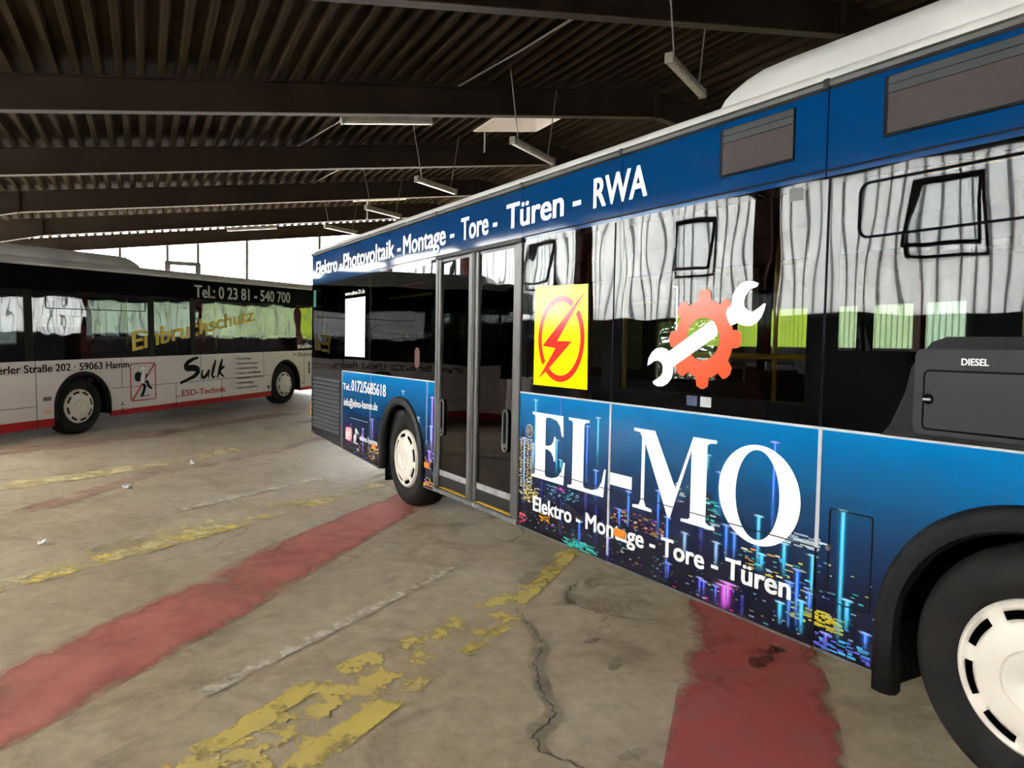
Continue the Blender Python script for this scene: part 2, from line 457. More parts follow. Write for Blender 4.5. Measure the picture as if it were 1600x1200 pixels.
BEAMS=[(2.538, 1.262, 0.701, 'c', 1), (2.867, 1.304, 0.878, 'b', 0), (3.293, 1.201, 0.871, 'c', 1), (3.178, 1.135, 0.764, 'b', 1), (2.822, 1.003, 0.754, 'c', 1), (2.873, 0.869, 0.798, 'c', 1), (3.281, 0.859, 0.66, 'b', 1), (2.389, 0.969, 0.474, 'w', 1), (2.513, 0.941, 0.715, 'w', 1), (3.615, 0.78, 0.557, 'b', 1), (3.53, 0.653, 0.538, 'b', 1), (2.636, 0.682, 0.46, 'p', 0), (2.886, 0.598, 0.353, 'p', 0), (3.175, 0.715, 0.503, 'p', 0), (3.291, 0.631, 0.381, 'p', 0), (3.111, 0.488, 0.295, 'b', 1), (3.425, 0.452, 0.289, 'p', 1), (4.705, 1.212, 0.78, 'b', 1), (4.622, 0.835, 0.558, 'c', 1), (4.781, 0.735, 0.569, 'c', 1), (3.885, 0.831, 0.537, 'b', 1), (3.965, 0.693, 0.323, 'b', 1), (4.108, 0.634, 0.488, 'w', 1), (4.233, 0.693, 0.562, 'p', 0), (4.412, 0.743, 0.565, 'b', 1), (4.468, 0.714, 0.579, 'b', 1), (4.344, 0.637, 0.503, 'w', 1), (4.358, 1.012, 0.787, 'b', 1), (4.264, 1.091, 0.975, 'c', 1), (4.942, 0.716, 0.492, 'c', 1), (4.861, 0.628, 0.351, 'b', 1), (4.89, 0.488, 0.331, 'c', 1), (4.768, 0.446, 0.337, 'c', 1), (4.819, 0.559, 0.337, 'b', 1), (4.932, 0.538, 0.431, 'b', 1), (4.411, 0.423, 0.284, 'm', 1), (4.434, 0.445, 0.315, 'm', 1), (4.233, 0.417, 0.307, 'p', 1), (4.264, 0.408, 0.332, 'p', 1), (4.647, 0.65, 0.567, 'c', 1), (3.982, 0.432, 0.341, 'p', 1), (4.35, 0.407, 0.306, 'p', 1), (4.534, 0.411, 0.297, 'p', 0), (5.091, 0.953, 0.35, 'c', 1), (5.127, 0.564, 0.425, 'c', 1), (5.221, 0.447, 0.375, 'b', 1), (5.026, 0.38, 0.322, 'p', 1), (-0.936, 1.311, 0.367, 'w', 0), (0.018, 1.175, 1.117, 'w', 1), (0.607, 1.302, 0.7, 'w', 0), (0.729, 1.158, 0.522, 'v', 1), (0.712, 0.886, 0.67, 'w', 1), (0.409, 0.943, 0.85, 'w', 1), (-1.178, 0.666, 0.355, 'v', 1), (0.679, 0.647, 0.496, 'v', 1), (0.791, 0.631, 0.512, 'v', 1), (-0.865, 0.806, 0.555, 'v', 1), (-1.614, 0.698, 0.544, 'v', 0)]
SCRIPT=[[(2.847, 1.225), (2.714, 1.207), (2.547, 1.141), (2.466, 1.058), (2.502, 1.013), (2.668, 1.021), (2.821, 0.999), (2.837, 0.932), (2.728, 0.849), (2.516, 0.785), (2.323, 0.728)], [(2.965, 0.97), (2.94, 0.871), (2.952, 0.803), (3.025, 0.81), (3.112, 0.884), (3.16, 0.961), (3.137, 0.86), (3.137, 0.775)], [(3.367, 1.167), (3.294, 0.988), (3.241, 0.844), (3.267, 0.79), (3.34, 0.809)], [(3.575, 1.179), (3.5, 1.002), (3.406, 0.766)], [(3.642, 1.019), (3.534, 0.966), (3.46, 0.93), (3.533, 0.839), (3.629, 0.783)]]

# ------------------------------------------------------------------ floor
SU = (-7.7693, -2.71, 2.2847, 0.0231)          # the second bus: front wheel on the floor, heading, the floor's gentle rise along it
def rise(x, y):
    s = (x - SU[0]) * math.cos(SU[2]) + (y - SU[1]) * math.sin(SU[2])
    return SU[3] * min(max(s, 0.0), 9.0)

def floor_mat():
    m = bpy.data.materials.new('worn_concrete')
    m.use_nodes = True
    N, L = m.node_tree.nodes, m.node_tree.links
    p = N['Principled BSDF']
    tc = N.new('ShaderNodeTexCoord')
    def noise(sc, det, rough=0.6, dist=0.0):
        n = N.new('ShaderNodeTexNoise'); n.inputs['Scale'].default_value = sc; n.inputs['Detail'].default_value = det
        n.inputs['Roughness'].default_value = rough; n.inputs['Distortion'].default_value = dist
        L.new(tc.outputs['Object'], n.inputs['Vector']); return n
    def ramp(src, stops):
        r = N.new('ShaderNodeValToRGB'); L.new(src, r.inputs[0])
        e = r.color_ramp.elements
        e[0].position, e[0].color = stops[0][0], (*stops[0][1], 1)
        e[1].position, e[1].color = stops[-1][0], (*stops[-1][1], 1)
        for a, c in stops[1:-1]:
            k = e.new(a); k.color = (*c, 1)
        return r
    a = ramp(noise(0.55, 6, 0.6, 0.6).outputs['Fac'], [(0.3, (0.350, 0.262, 0.158)), (0.5, (0.425, 0.328, 0.208)), (0.7, (0.480, 0.385, 0.260))])
    b = ramp(noise(9, 8, 0.7).outputs['Fac'], [(0.3, (0.74,) * 3), (0.7, (1.14,) * 3)])
    c = ramp(noise(1.6, 9, 0.65, 1.2).outputs['Fac'], [(0.52, (1, 1, 1)), (0.72, (0.62, 0.58, 0.53))])
    g = ramp(noise(120, 3).outputs['Fac'], [(0.35, (0.88,) * 3), (0.65, (1.08,) * 3)])
    def mul(x, y):
        q = N.new('ShaderNodeMix'); q.data_type = 'RGBA'; q.blend_type = 'MULTIPLY'; q.inputs['Factor'].default_value = 1
        L.new(x, q.inputs[6]); L.new(y, q.inputs[7]); return q.outputs[2]
    col = mul(mul(mul(a.outputs[0], b.outputs[0]), c.outputs[0]), g.outputs[0])
    # hairline cracks
    vo = N.new('ShaderNodeTexVoronoi'); vo.feature = 'DISTANCE_TO_EDGE'; vo.inputs['Scale'].default_value = 0.42
    wn = noise(2.2, 6, 0.7)
    va = N.new('ShaderNodeVectorMath'); va.operation = 'MULTIPLY_ADD'; va.inputs[1].default_value = (0.9, 0.9, 0.9)
    L.new(wn.outputs['Color'], va.inputs[0]); L.new(tc.outputs['Object'], va.inputs[2]); L.new(va.outputs[0], vo.inputs['Vector'])
    cr = ramp(vo.outputs['Distance'], [(0.0, (0.55, 0.52, 0.48)), (0.006, (1, 1, 1))])
    fm = N.new('ShaderNodeMix'); fm.data_type = 'RGBA'; fm.inputs[6].default_value = (1, 1, 1, 1)
    gate = ramp(noise(0.5, 2).outputs['Fac'], [(0.48, (0, 0, 0)), (0.6, (1, 1, 1))])
    L.new(gate.outputs[0], fm.inputs['Factor']); L.new(cr.outputs[0], fm.inputs[7])
    L.new(mul(col, fm.outputs[2]), p.inputs['Base Color'])
    rr = ramp(noise(2.0, 5).outputs['Fac'], [(0.3, (0.55,) * 3), (0.7, (0.8,) * 3)])
    L.new(rr.outputs[0], p.inputs['Roughness'])
    bp = N.new('ShaderNodeBump'); bp.inputs['Strength'].default_value = 0.35; bp.inputs['Distance'].default_value = 0.004
    L.new(noise(45, 6, 0.7).outputs['Fac'], bp.inputs['Height']); L.new(bp.outputs[0], p.inputs['Normal'])
    return m

def frange(a, b, n):
    return [a + (b - a) * i / n for i in range(n + 1)]
mb = MB()
gx, gy = frange(-33, 17, 200), frange(-11, 27, 152)
nx = len(gx)
mb.add([(x, y, rise(x, y)) for y in gy for x in gx],
       [[j * nx + i, j * nx + i + 1, (j + 1) * nx + i + 1, (j + 1) * nx + i] for j in range(len(gy) - 1) for i in range(nx - 1)])
struct(mb.build('floor', floor_mat(), smooth=40))
mb = MB(); mb.add([(-220, -220, -0.04), (220, -220, -0.04), (220, 220, -0.04), (-220, 220, -0.04)], [(0, 1, 2, 3)])
struct(mb.build('ground', mat('outside_yard', (0.22, 0.21, 0.19), 0.9, noise=(0.3, 0.2))))

def resample(pl, n):
    P = [Vector(p) for p in pl]
    d = [0]
    for a, b in zip(P, P[1:]):
        d.append(d[-1] + (b - a).length)
    out = []
    for i in range(n + 1):
        t = d[-1] * i / n
        k = max(j for j in range(len(d)) if d[j] <= t + 1e-9)
        k = min(k, len(P) - 2)
        out.append(P[k].lerp(P[k + 1], (t - d[k]) / max(d[k + 1] - d[k], 1e-9)))
    return out

LAYER = [0.003]
def strip(a, b, m, name='floor_marking', nu=40, nv=10, edge=0.25):
    """paint or stain between two edge lines on the floor; the 'edge' value makes it flake more towards its rim"""
    A, B = resample(a, nu), resample(b, nu)
    mb = MB(); ev = []
    LAYER[0] += 0.0004
    for i in range(nu + 1):
        for j in range(nv + 1):
            p = A[i].lerp(B[i], j / nv)
            mb.v.append((p.x, p.y, rise(p.x, p.y) + LAYER[0]))
            q = min(j, nv - j) / (nv / 2) * 3
            ends = min(i, nu - i) / nu * 12
            ev.append(edge * (1 - min(1, q, ends)))
    for i in range(nu):
        for j in range(nv):
            k = i * (nv + 1) + j
            mb.f.append([k, k + 1, k + nv + 2, k + nv + 1]); mb.mi.append(0)
    o = mb.build(name, m)
    at = o.data.attributes.new('edge', 'FLOAT', 'POINT')
    at.data.foreach_set('value', ev)
    return struct(o)

P_red = paint_mat('worn_red_paint', (0.47, 0.140, 0.105), 2.2, 0.54, 0.98, col2=(0.36, 0.085, 0.068))
P_red_deep = paint_mat('dark_red_paint', (0.40, 0.065, 0.058), 2.6, 0.60, 0.84, col2=(0.32, 0.085, 0.070))
P_red_faint = paint_mat('faint_red_paint', (0.45, 0.20, 0.145), 1.6, 0.74, 1.12, col2=(0.40, 0.20, 0.16))
P_yel = paint_mat('worn_yellow_paint', (0.66, 0.49, 0.12), 6.5, 0.90, 0.96, col2=(0.56, 0.43, 0.15))
P_yel_solid = paint_mat('yellow_paint', (0.66, 0.49, 0.10), 6.0, 0.80, 0.94, col2=(0.58, 0.44, 0.14))
P_yel_faint = paint_mat('faint_yellow_paint', (0.62, 0.50, 0.22), 4.5, 0.80, 1.02, col2=(0.56, 0.45, 0.22))
P_white = paint_mat('faint_white_paint', (0.66, 0.56, 0.42), 12.0, 0.62, 1.0)
P_crack = paint_mat('dark_crack', (0.075, 0.056, 0.040), 8.0, 0.45, 0.95)
P_stain = paint_mat('brown_stain', (0.13, 0.092, 0.064), 5.0, 0.80, 1.40)
P_damp = paint_mat('damp_halo', (0.24, 0.19, 0.138), 3.0, 0.78, 1.40)
P_oil = paint_mat('dark_oil_stain', (0.13, 0.095, 0.070), 6.0, 0.74, 1.30)
P_wetred = paint_mat('dark_red_stain', (0.13, 0.016, 0.016), 9.0, 0.78, 0.98)

def ext(l, q):
    """carry a floor line on beyond its last point to q"""
    return l + [q]
strip([(4.70, -5.30)] + [(2.72, -3.25), (2.18, -2.69), (1.32, -1.89), (0.73, -1.26), (-0.55, 0.14), (-2.2, 1.95)],
      [(5.60, -5.20)] + [(3.65, -3.19), (3.35, -2.87), (3.04, -2.57), (2.4, -1.92), (1.65, -1.23), (0.41, -0.05), (-1.3, 1.95)], P_red, nu=80, nv=14)
strip([(2.2, 2.1), (3.58, 0.56), (4.32, -0.2), (5.0, -0.93), (6.9, -2.95)], [(3.0, 2.1), (4.48, 0.64), (4.88, 0.26), (5.36, -0.28), (7.9, -2.95)], P_red_deep, nu=60, nv=14)
strip([(6.0, -4.9), (4.05, -2.66), (3.55, -1.94), (3.13, -1.0), (2.62, -0.04), (2.04, 0.62), (1.0, 1.8)], [(6.4, -4.3), (4.38, -2.08), (4.01, -1.58), (3.74, -1.24), (3.22, -0.48), (2.38, 0.53), (1.4, 1.7)], P_yel, nu=80, nv=14, edge=0.12)
strip([(6.2, -4.45), (4.24, -2.24), (3.90, -1.71), (3.80, -1.50)], [(6.35, -4.3), (4.38, -2.08), (4.01, -1.58), (3.85, -1.37)], P_yel_solid, nu=40, nv=6)
strip([(3.64, -1.22), (3.25, -0.62)], [(3.74, -1.14), (3.32, -0.50)], P_yel_solid, nu=20, nv=6)
strip([(2.80, -0.22), (2.62, 0.04), (2.06, 0.66)], [(2.92, -0.10), (2.70, 0.14), (2.20, 0.70)], P_yel_solid, nu=20, nv=6)
strip([(4.05, -2.66), (3.80, -2.30), (3.55, -1.94)], [(4.12, -2.5), (3.90, -2.15), (3.62, -1.84)], P_yel_solid, nu=20, nv=6)
strip([(2.4, -4.8), (1.06, -3.35), (0.08, -2.57), (-0.65, -1.3), (-1.03, -0.27), (-1.57, 0.43), (-3.2, 2.3)], [(2.8, -4.8), (1.42, -3.33), (0.75, -2.28), (-0.21, -1.08), (-0.65, -0.23), (-1.25, 0.50), (-2.9, 2.4)], P_yel_faint, nu=80, nv=12)
strip([(1.25, -3.35), (0.42, -2.50), (0.02, -1.55)], [(1.42, -3.33), (0.75, -2.28), (0.12, -1.40)], P_yel_solid, nu=40, nv=6)
strip([(0.02, -1.55), (-0.30, -1.15), (-0.62, -0.55)], [(0.12, -1.42), (-0.21, -1.02), (-0.52, -0.45)], P_yel_solid, nu=30, nv=6)
strip([(3.54, -2.40), (2.2, -0.38)], [(3.46, -2.44), (2.12, -0.42)], P_white, nu=60, nv=4, edge=0.1)
strip([(-0.60, -2.06), (-1.90, -0.15)], [(-0.70, -2.12), (-2.00, -0.21)], P_white, nu=60, nv=4, edge=0.1)
strip([(0.2, -5.0), (-1.22, -3.49), (-2.02, -2.99), (-3.53, -1.81), (-4.95, -0.02), (-6.6, 1.9)], [(0.8, -5.0), (-0.79, -3.46), (-1.36, -2.99), (-2.96, -1.88), (-4.1, -0.27), (-4.9, 0.36), (-6.0, 1.7)], P_red_faint, nu=80, nv=10)
strip([(-2.1, -4.8), (-3.3, -3.38), (-3.98, -1.77), (-5.19, -0.6), (-7.2, 1.7)], [(-1.3, -4.8), (-2.54, -3.36), (-3.42, -1.83), (-4.54, -0.72), (-6.6, 1.7)], P_yel_faint, nu=80, nv=10)
strip([(-5.4, -4.9), (-6.29, -3.8), (-6.53, -3.03), (-9.2, 0.4), (-10.2, 1.6)], [(-4.4, -4.9), (-5.42, -3.74), (-5.8, -3.03), (-8.4, 0.3), (-9.2, 1.6)], P_red_faint, nu=80, nv=10)

rng = random.Random(11)
def crack(pts, w, m=P_crack, jit=0.02, halo=0.0):
    jit *= 1.5
    n = max(24, int(sum((Vector(b) - Vector(a)).length for a, b in zip(pts, pts[1:])) * 55))
    C = resample(pts, n)
    if halo:
        a = [(p.x - halo, p.y - halo * 0.3) for p in C[::4]]; b = [(p.x + halo, p.y + halo * 0.3) for p in C[::4]]
        strip(a, b, P_damp, name='floor_stain_surface', nu=50, nv=8, edge=0.9)
    A, B = [], []
    for i, p in enumerate(C):
        q = C[min(i + 1, n)] - C[max(i - 1, 0)]
        nrm = Vector((-q.y, q.x)).normalized()
        j = rng.uniform(-jit, jit)
        ww = w * 0.42 * rng.uniform(0.3, 1.6) * min(1, i / 6 + 0.3, (n - i) / 6 + 0.2)
        A.append(p + nrm * (j + ww)); B.append(p + nrm * (j - ww))
    strip(A, B, m, name='floor_crack_surface', nu=n, nv=2, edge=0.1)
crack([(3.16, -0.52), (3.53, -0.63), (3.76, -0.69), (3.95, -0.87), (4.27, -1.02), (4.46, -1.07), (4.55, -1.26), (4.7, -1.3), (4.82, -1.23), (5.3, -1.2)], 0.010, jit=0.010, halo=0.09)
crack([(2.92, 0.15), (3.05, -0.05), (3.21, -0.16), (3.32, -0.16), (3.53, -0.1), (3.64, -0.03), (3.81, 0.2)], 0.009, jit=0.010, halo=0.06)
crack([(1.26, 0.66), (1.6, 0.5), (1.8, 0.23), (1.53, 0.16), (1.45, 0.3)], 0.009, jit=0.012, halo=0.05)
crack([(3.16, -0.52), (2.95, -0.42), (2.8, -0.2), (2.72, -0.05)], 0.006, jit=0.010)
crack([(1.44, -2.79), (1.12, -2.36), (0.92, -1.98), (0.21, -1.48)], 0.008, jit=0.02)
crack([(0.9, -1.85), (1.2, -1.5), (1.25, -1.25), (1.0, -0.9)], 0.007, jit=0.02)
crack([(2.85, -2.40), (2.35, -1.85), (1.9, -1.3), (1.4, -0.8)], 0.006, jit=0.03)
crack([(-0.2, -2.4), (-0.7, -1.9), (-0.9, -1.2)], 0.008, jit=0.03)

def blot(x, y, rx, ry, ang, m):
    n = 14
    a, b = [], []
    ca, sa = math.cos(R(ang)), math.sin(R(ang))
    for i in range(n + 1):
        t = -1 + 2 * i / n
        h = math.sqrt(max(0, 1 - t * t))
        jx = rng.uniform(0.75, 1.15)
        for l, s in ((a, 1), (b, -1)):
            u, w = t * rx, s * h * ry * jx
            l.append((x + u * ca - w * sa, y + u * sa + w * ca))
    strip(a, b, m, name='floor_stain_surface', nu=24, nv=8, edge=0.55)
for x, y, rx, ry, an, m in ((2.42, 0.20, 0.22, 0.10, 130, P_stain), (2.96, 0.26, 0.20, 0.10, 130, P_oil), (2.70, -0.12, 0.18, 0.12, 130, P_stain), (4.16, -0.51, 0.09, 0.05, 130, P_oil), (4.30, -0.50, 0.14, 0.06, 100, P_stain),
                            (4.45, 0.27, 0.20, 0.09, 120, P_wetred), (3.85, -0.43, 0.06, 0.04, 100, P_stain), (3.25, -0.21, 0.10, 0.07, 100, P_stain), (3.82, -0.05, 0.06, 0.04, 60, P_stain), (3.1, 0.3, 0.14, 0.07, 60, P_stain),
                            (-2.43, -0.70, 0.25, 0.10, 130, P_oil), (-5.57, -0.07, 0.35, 0.12, 130, P_stain), (-7.5, 0.85, 0.9, 0.30, 125, P_oil), (-1.5, 0.2, 0.5, 0.10, 130, P_stain), (-0.3, -2.2, 0.4, 0.18, 120, P_damp),
                            (0.5, -2.6, 0.3, 0.14, 120, P_damp), (2.9, -2.3, 0.3, 0.14, 125, P_damp), (-3.5, -1.2, 0.5, 0.2, 130, P_damp), (1.0, 0.3, 0.35, 0.15, 100, P_stain), (4.9, -1.0, 0.08, 0.05, 90, P_stain), (1.9, 0.35, 0.3, 0.12, 150, P_stain)):
    blot(x, y, rx, ry, an, m)
strip([(4.0, -3.0), (3.90, -2.84), (3.67, -2.50), (3.46, -2.42)], [(4.1, -2.95), (3.97, -2.80), (3.74, -2.46), (3.52, -2.38)], P_stain, name='floor_stain_surface', nu=40, nv=6, edge=0.5)

# ------------------------------------------------------------------ the hall: frames, roof, walls (built in the hall's own axes: p along the building, t across it)
TH, HB, SL, P0, BAY, RIDGE, EAVE, DEP = -0.0862, 5.67, 0.1345, -1.596, 5.0, 7.75, -8.4, 0.55
def hall(o):
    o.rotation_euler = (0, 0, TH)
    return struct(o)
FAR = 2 * RIDGE - EAVE
def zb(t):
    """underside of the rafters"""
    if t > RIDGE: t = 2 * RIDGE - t
    return HB + SL * t
def rafter(p):
    for side in (0, 1):
        f = (lambda t: t) if side == 0 else (lambda t: 2 * RIDGE - t)
        low = [(EAVE + 0.25, HB + SL * -5.4 - 0.70), (-5.4, HB + SL * -5.4), (RIDGE, HB + SL * RIDGE)]
        top = [(RIDGE, HB + SL * RIDGE + DEP), (EAVE + 0.25, HB + SL * (EAVE + 0.25) + DEP)]
        mb = MB()
        mb.prism([(f(a), b) for a, b in low + top], p - 0.007, p + 0.007, 0, 'x')
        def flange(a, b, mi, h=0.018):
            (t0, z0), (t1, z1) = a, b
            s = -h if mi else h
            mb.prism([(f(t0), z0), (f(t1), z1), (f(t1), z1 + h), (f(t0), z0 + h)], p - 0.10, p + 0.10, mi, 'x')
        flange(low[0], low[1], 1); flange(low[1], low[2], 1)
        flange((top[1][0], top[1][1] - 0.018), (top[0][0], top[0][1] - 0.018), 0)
        for tt in (-5.42, RIDGE - 0.02):
            a = f(tt)
            mb.box(p - 0.10, p + 0.10, a - 0.018, a + 0.018, zb(tt) - 0.03, zb(tt) + DEP, 0)
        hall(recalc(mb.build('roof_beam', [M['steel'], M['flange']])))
        c = f(EAVE + 0.40)
        mb = MB()
        mb.box(p - 0.15, p + 0.15, c - 0.16, c - 0.14, 0, 4.95); mb.box(p - 0.15, p + 0.15, c + 0.14, c + 0.16, 0, 4.95)
        mb.box(p - 0.008, p + 0.008, c - 0.15, c + 0.15, 0, 4.95)
        mb.box(p - 0.20, p + 0.20, c - 0.22, c + 0.22, 0, 0.03)
        hall(mb.build('column', M['column']))
for k in range(-3, 6):
    rafter(P0 - BAY * k)
PW, PE = P0 - BAY * 5 - 0.25, P0 + BAY * 3 + 0.25

SKY = [(-10.0, -8.6, 4.86, 6.54), (-20.4, -19.3, 4.45, 6.35)]
mb = MB()
def sheet(side):
    f = (lambda t: t) if side == 0 else (lambda t: 2 * RIDGE - t)
    t = EAVE - 0.35
    segs = []
    while t < RIDGE - 0.01:
        for a, b, ha, hb in ((0, .085, 0, 0), (.085, .12, 0, .115), (.12, .265, .115, .115), (.265, .30, .115, 0)):
            segs.append((t + a, min(t + b, RIDGE), ha, hb))
        t += 0.30
    for a, b, ha, hb in segs:
        if b <= a: continue
        spans = [(PW, PE)]
        if side == 0:
            for (q0, q1, t0, t1) in SKY:
                if b > t0 and a < t1:
                    spans = [s for (x0, x1) in spans for s in (((x0, q0), (q1, x1)) if x0 < q0 and q1 < x1 else ((x0, x1),))]
        for x0, x1 in spans:
            za, zc = HB + SL * a + DEP + 0.002 + ha, HB + SL * b + DEP + 0.002 + hb
            mb.add([(x0, f(a), za), (x1, f(a), za), (x1, f(b), zc), (x0, f(b), zc)], [(0, 1, 2, 3)])
sheet(0); sheet(1)
hall(mb.build('ceiling', M['deck']))

for i, (q0, q1, t0, t1) in enumerate(SKY):
    mb = MB()
    za, zc = HB + SL * t0 + DEP - 0.02, HB + SL * t1 + DEP - 0.02
    h = 0.62
    for (x0, x1) in ((q0 - .03, q0), (q1, q1 + .03)):
        mb.prism([(t0, za), (t1, zc), (t1, zc + h), (t0, za + h)], x0, x1, 0, 'x')
    mb.prism([(t0 - .03, za), (t0, za), (t0, za + h), (t0 - .03, za + h)], q0, q1, 0, 'x')
    mb.prism([(t1, zc), (t1 + .03, zc), (t1 + .03, zc + h), (t1, zc + h)], q0, q1, 0, 'x')
    mb.prism([(t0, za + h), (t1, zc + h), (t1, zc + h + .02), (t0, za + h + .02)], q0, q1, 1, 'x')
    hall(mb.build('window_%d' % (5 + i), [M['curb'], M['sheet_dim']]))

def side_wall(name, side, tops, zlo=2.27, zhi=4.62, low=True):
    f = (lambda t: t) if side == 0 else (lambda t: FAR + EAVE - t)
    wt = EAVE - 0.05
    mb = MB()
    def B(x0, x1, z0, z1, mi, d=0.03, off=0.0):
        a, b = sorted((f(wt + off), f(wt + off - d)))
        mb.box(x0, x1, a, b, z0, z1, mi)
    def S(x0, x1, z0, z1, mi):
        """corrugated sheet: pale strips with a narrow darker rib every quarter metre"""
        x = x0
        while x < x1 - 1e-6:
            a = math.floor((x - P0) / .25 + 1e-6) * .25 + P0
            b = min(x1, a + .25)
            B(x, max(x, min(b, a + .212)), z0, z1, mi)
            if b > a + .212: B(max(x, a + .212), b, z0, z1, 6)
            x = b
    bays = [(P0 - BAY * k - 5, P0 - BAY * k) for k in range(-3, 5)]
    for bi, (x0, x1) in enumerate(bays):
        c = (x0 + x1) / 2
        mi = tops[bi]
        w0, w1, z0, z1 = c - 0.15, c + 0.95, 3.10, 4.32      # tilting window in the sheets
        l0, l1 = (c - 0.4, c + 1.0) if bi == 3 else (c, c)                            # low window below
        B(x0, x1, zhi, 5.08, 4)
        if low:
            S(x0, w0, zlo, zhi, mi); S(w1, x1, zlo, zhi, mi); S(w0, w1, zlo, z0, mi); S(w0, w1, z1, zhi, mi); S(w0, w1, z0, z1, mi)  # window hole sheeted over too, added to keep sun patches off the floor
        else:
            S(x0, x1, zlo, zhi, mi)
        B(x0, x1, zlo - .05, zlo + .02, 3, 0.09, 0.03)
        if not low:
            B(x0, x1, 0, zlo - .05, 4, 0.2)
            continue
        B(x0, l0, 0, 2.26, 4, 0.06); B(l1, x1, 0, 2.26, 4, 0.06); l1 > l0 and B(l0, l1, 0, 1.05, 4, 0.06)
        for a, b, za, zc in ((w0, w0 + .04, z0, z1), (w1 - .04, w1, z0, z1), (w0, w1, z0, z0 + .04), (w0, w1, z1 - .04, z1)):
            B(a, b, za, zc, 3, 0.08, 0.03)
        l1 > l0 and B(c + 0.38, c + 0.42, 1.05, 2.21, 3, 0.06)
    return hall(mb.build(name, [M['sheet'], M['sheet_green'], M['sheet_lime'], M['batten'], M['plinth'], M['sheet_mid'], M['sheet_rib']]))
side_wall('wall_south', 0, [0] * 8)
side_wall('wall_north', 1, [0, 0, 0, 0, 1, 5, 2, 2], 1.8, 3.55, False)
mb = MB()
mb.prism([(EAVE, 0), (FAR, 0), (FAR, 5.0), (RIDGE, zb(RIDGE) + .6), (EAVE, 5.0)], PE, PE + .12, 0, 'x')
hall(recalc(mb.build('wall_east', M['plinth'])))  # unseen gable, added closed and dark to cut light from this end
mb = MB()
mb.prism([(13.0, 0), (FAR, 0), (FAR, 5.0), (13.0, zb(13.0) + .5)], PW - .12, PW + .26, 0, 'x')
hall(recalc(mb.build('wall_west', M['plinth'])))
for k in range(-3, 5):                                       # the tilted sashes stand open at the bottom
    c = P0 - BAY * k - 2.1
    for side, nm in ((0, 1),):
        mb = MB()
        for a, b, za, zc in ((-.5, -.455, -1.05, 0), (.455, .5, -1.05, 0), (-.5, .5, -1.05, -1.0), (-.5, .5, -.045, 0)):
            mb.box(a, b, -.025, .025, za, zc, 0)
        mb.add([(-.455, 0, -1.0), (.455, 0, -1.0), (.455, 0, -.045), (-.455, 0, -.045)], [(3, 2, 1, 0)], 1)
        o = mb.build('window_%d' % nm, [M['frame_dark'], M['clear']])
        t = EAVE - 0.06 if side == 0 else FAR + 0.06
        cs, sn = math.cos(TH), math.sin(TH)
        o.location = (c * cs - t * sn, c * sn + t * cs, 4.27)
        o.rotation_euler = (R(11) * (1 if side == 0 else -1), 0, TH)
        struct(o)

# open gable at the far end: posts and a door-like frame against the sky
mb = MB()
for t, w in ((-5.6, .07), (-3.35, .055), (-1.62, .055), (-0.47, .055), (1.46, .06), (4.5, .06), (7.75, .07), (11, .06)):
    mb.box(PW - .05, PW + .05, t - w, t + w, 0, zb(t) + 0.5)
for t in (-1.62, -0.47):
    mb.box(PW - .06, PW + .06, t - .11, t + .11, 0, 4.85)
mb.box(PW - .06, PW + .06, -1.62, -0.47, 4.70, 4.86)
hall(mb.build('trim_1', M['post']))
mb = MB()
mb.prism([(1.46, 4.3), (1.54, 4.3), (2.6, 3.4), (2.52, 3.35)], PW - .04, PW + .04, 0, 'x')
hall(mb.build('trim_2', M['post']))

# wires and a mast in the yard behind the gable
def hp(p, t, z):
    return (p * math.cos(TH) - t * math.sin(TH), p * math.sin(TH) + t * math.cos(TH), z)
mb = MB(); mb.tube([hp(-34, -14 + i * 3.0, 6.15 - 0.09 * i + 0.012 * (i - 5) ** 2) for i in range(11)], 0.025, 6)
tag(mb.build('overhead_wire', M['wire']), 'thin dark overhead wire sagging across the bright sky behind the hall', 'wire')
m_ = thing('yard_mast', 'slim pole with two short cross arms in the yard behind the blue bus roof', 'mast', hp(-40, 4.8, -0.04), (0, 0, TH))
mb = MB(); mb.tube([(0, 0, 0), (0, 0, 8.5)], 0.05, 8); mb.build('pole', M['wire'], m_)
for z, a, b in ((8.1, -.7, .9), (6.9, -1.9, 1.5)):
    mb = MB(); mb.tube([(0, a, z), (0, b, z - .08)], 0.05, 6); mb.build('cross_arm', M['wire'], m_)
m_ = thing('signal_mast', 'thin ladder mast with a round lamp rising above the black and white bus roof', 'mast', hp(-33, -3.2, -0.04), (0, 0, TH))
mb = MB(); mb.tube([(0, -.28, 0), (0, -.28, 6.6)], 0.02, 6); mb.tube([(0, .28, 0), (0, .28, 6.6)], 0.02, 6)
for i in range(12): mb.tube([(0, -.28, .5 + i * .5), (0, .28, .5 + i * .5)], 0.015, 6)
mb.build('ladder', M['wire'], m_)
mb = MB(); mb.lathe([(0.001, -.1), (.09, -.07), (.12, 0), (.09, .07), (.001, .1)], (0, 0), 16)
o = mb.build('signal_lamp', M['post'], m_); o.location = (0, .28, 5.9)

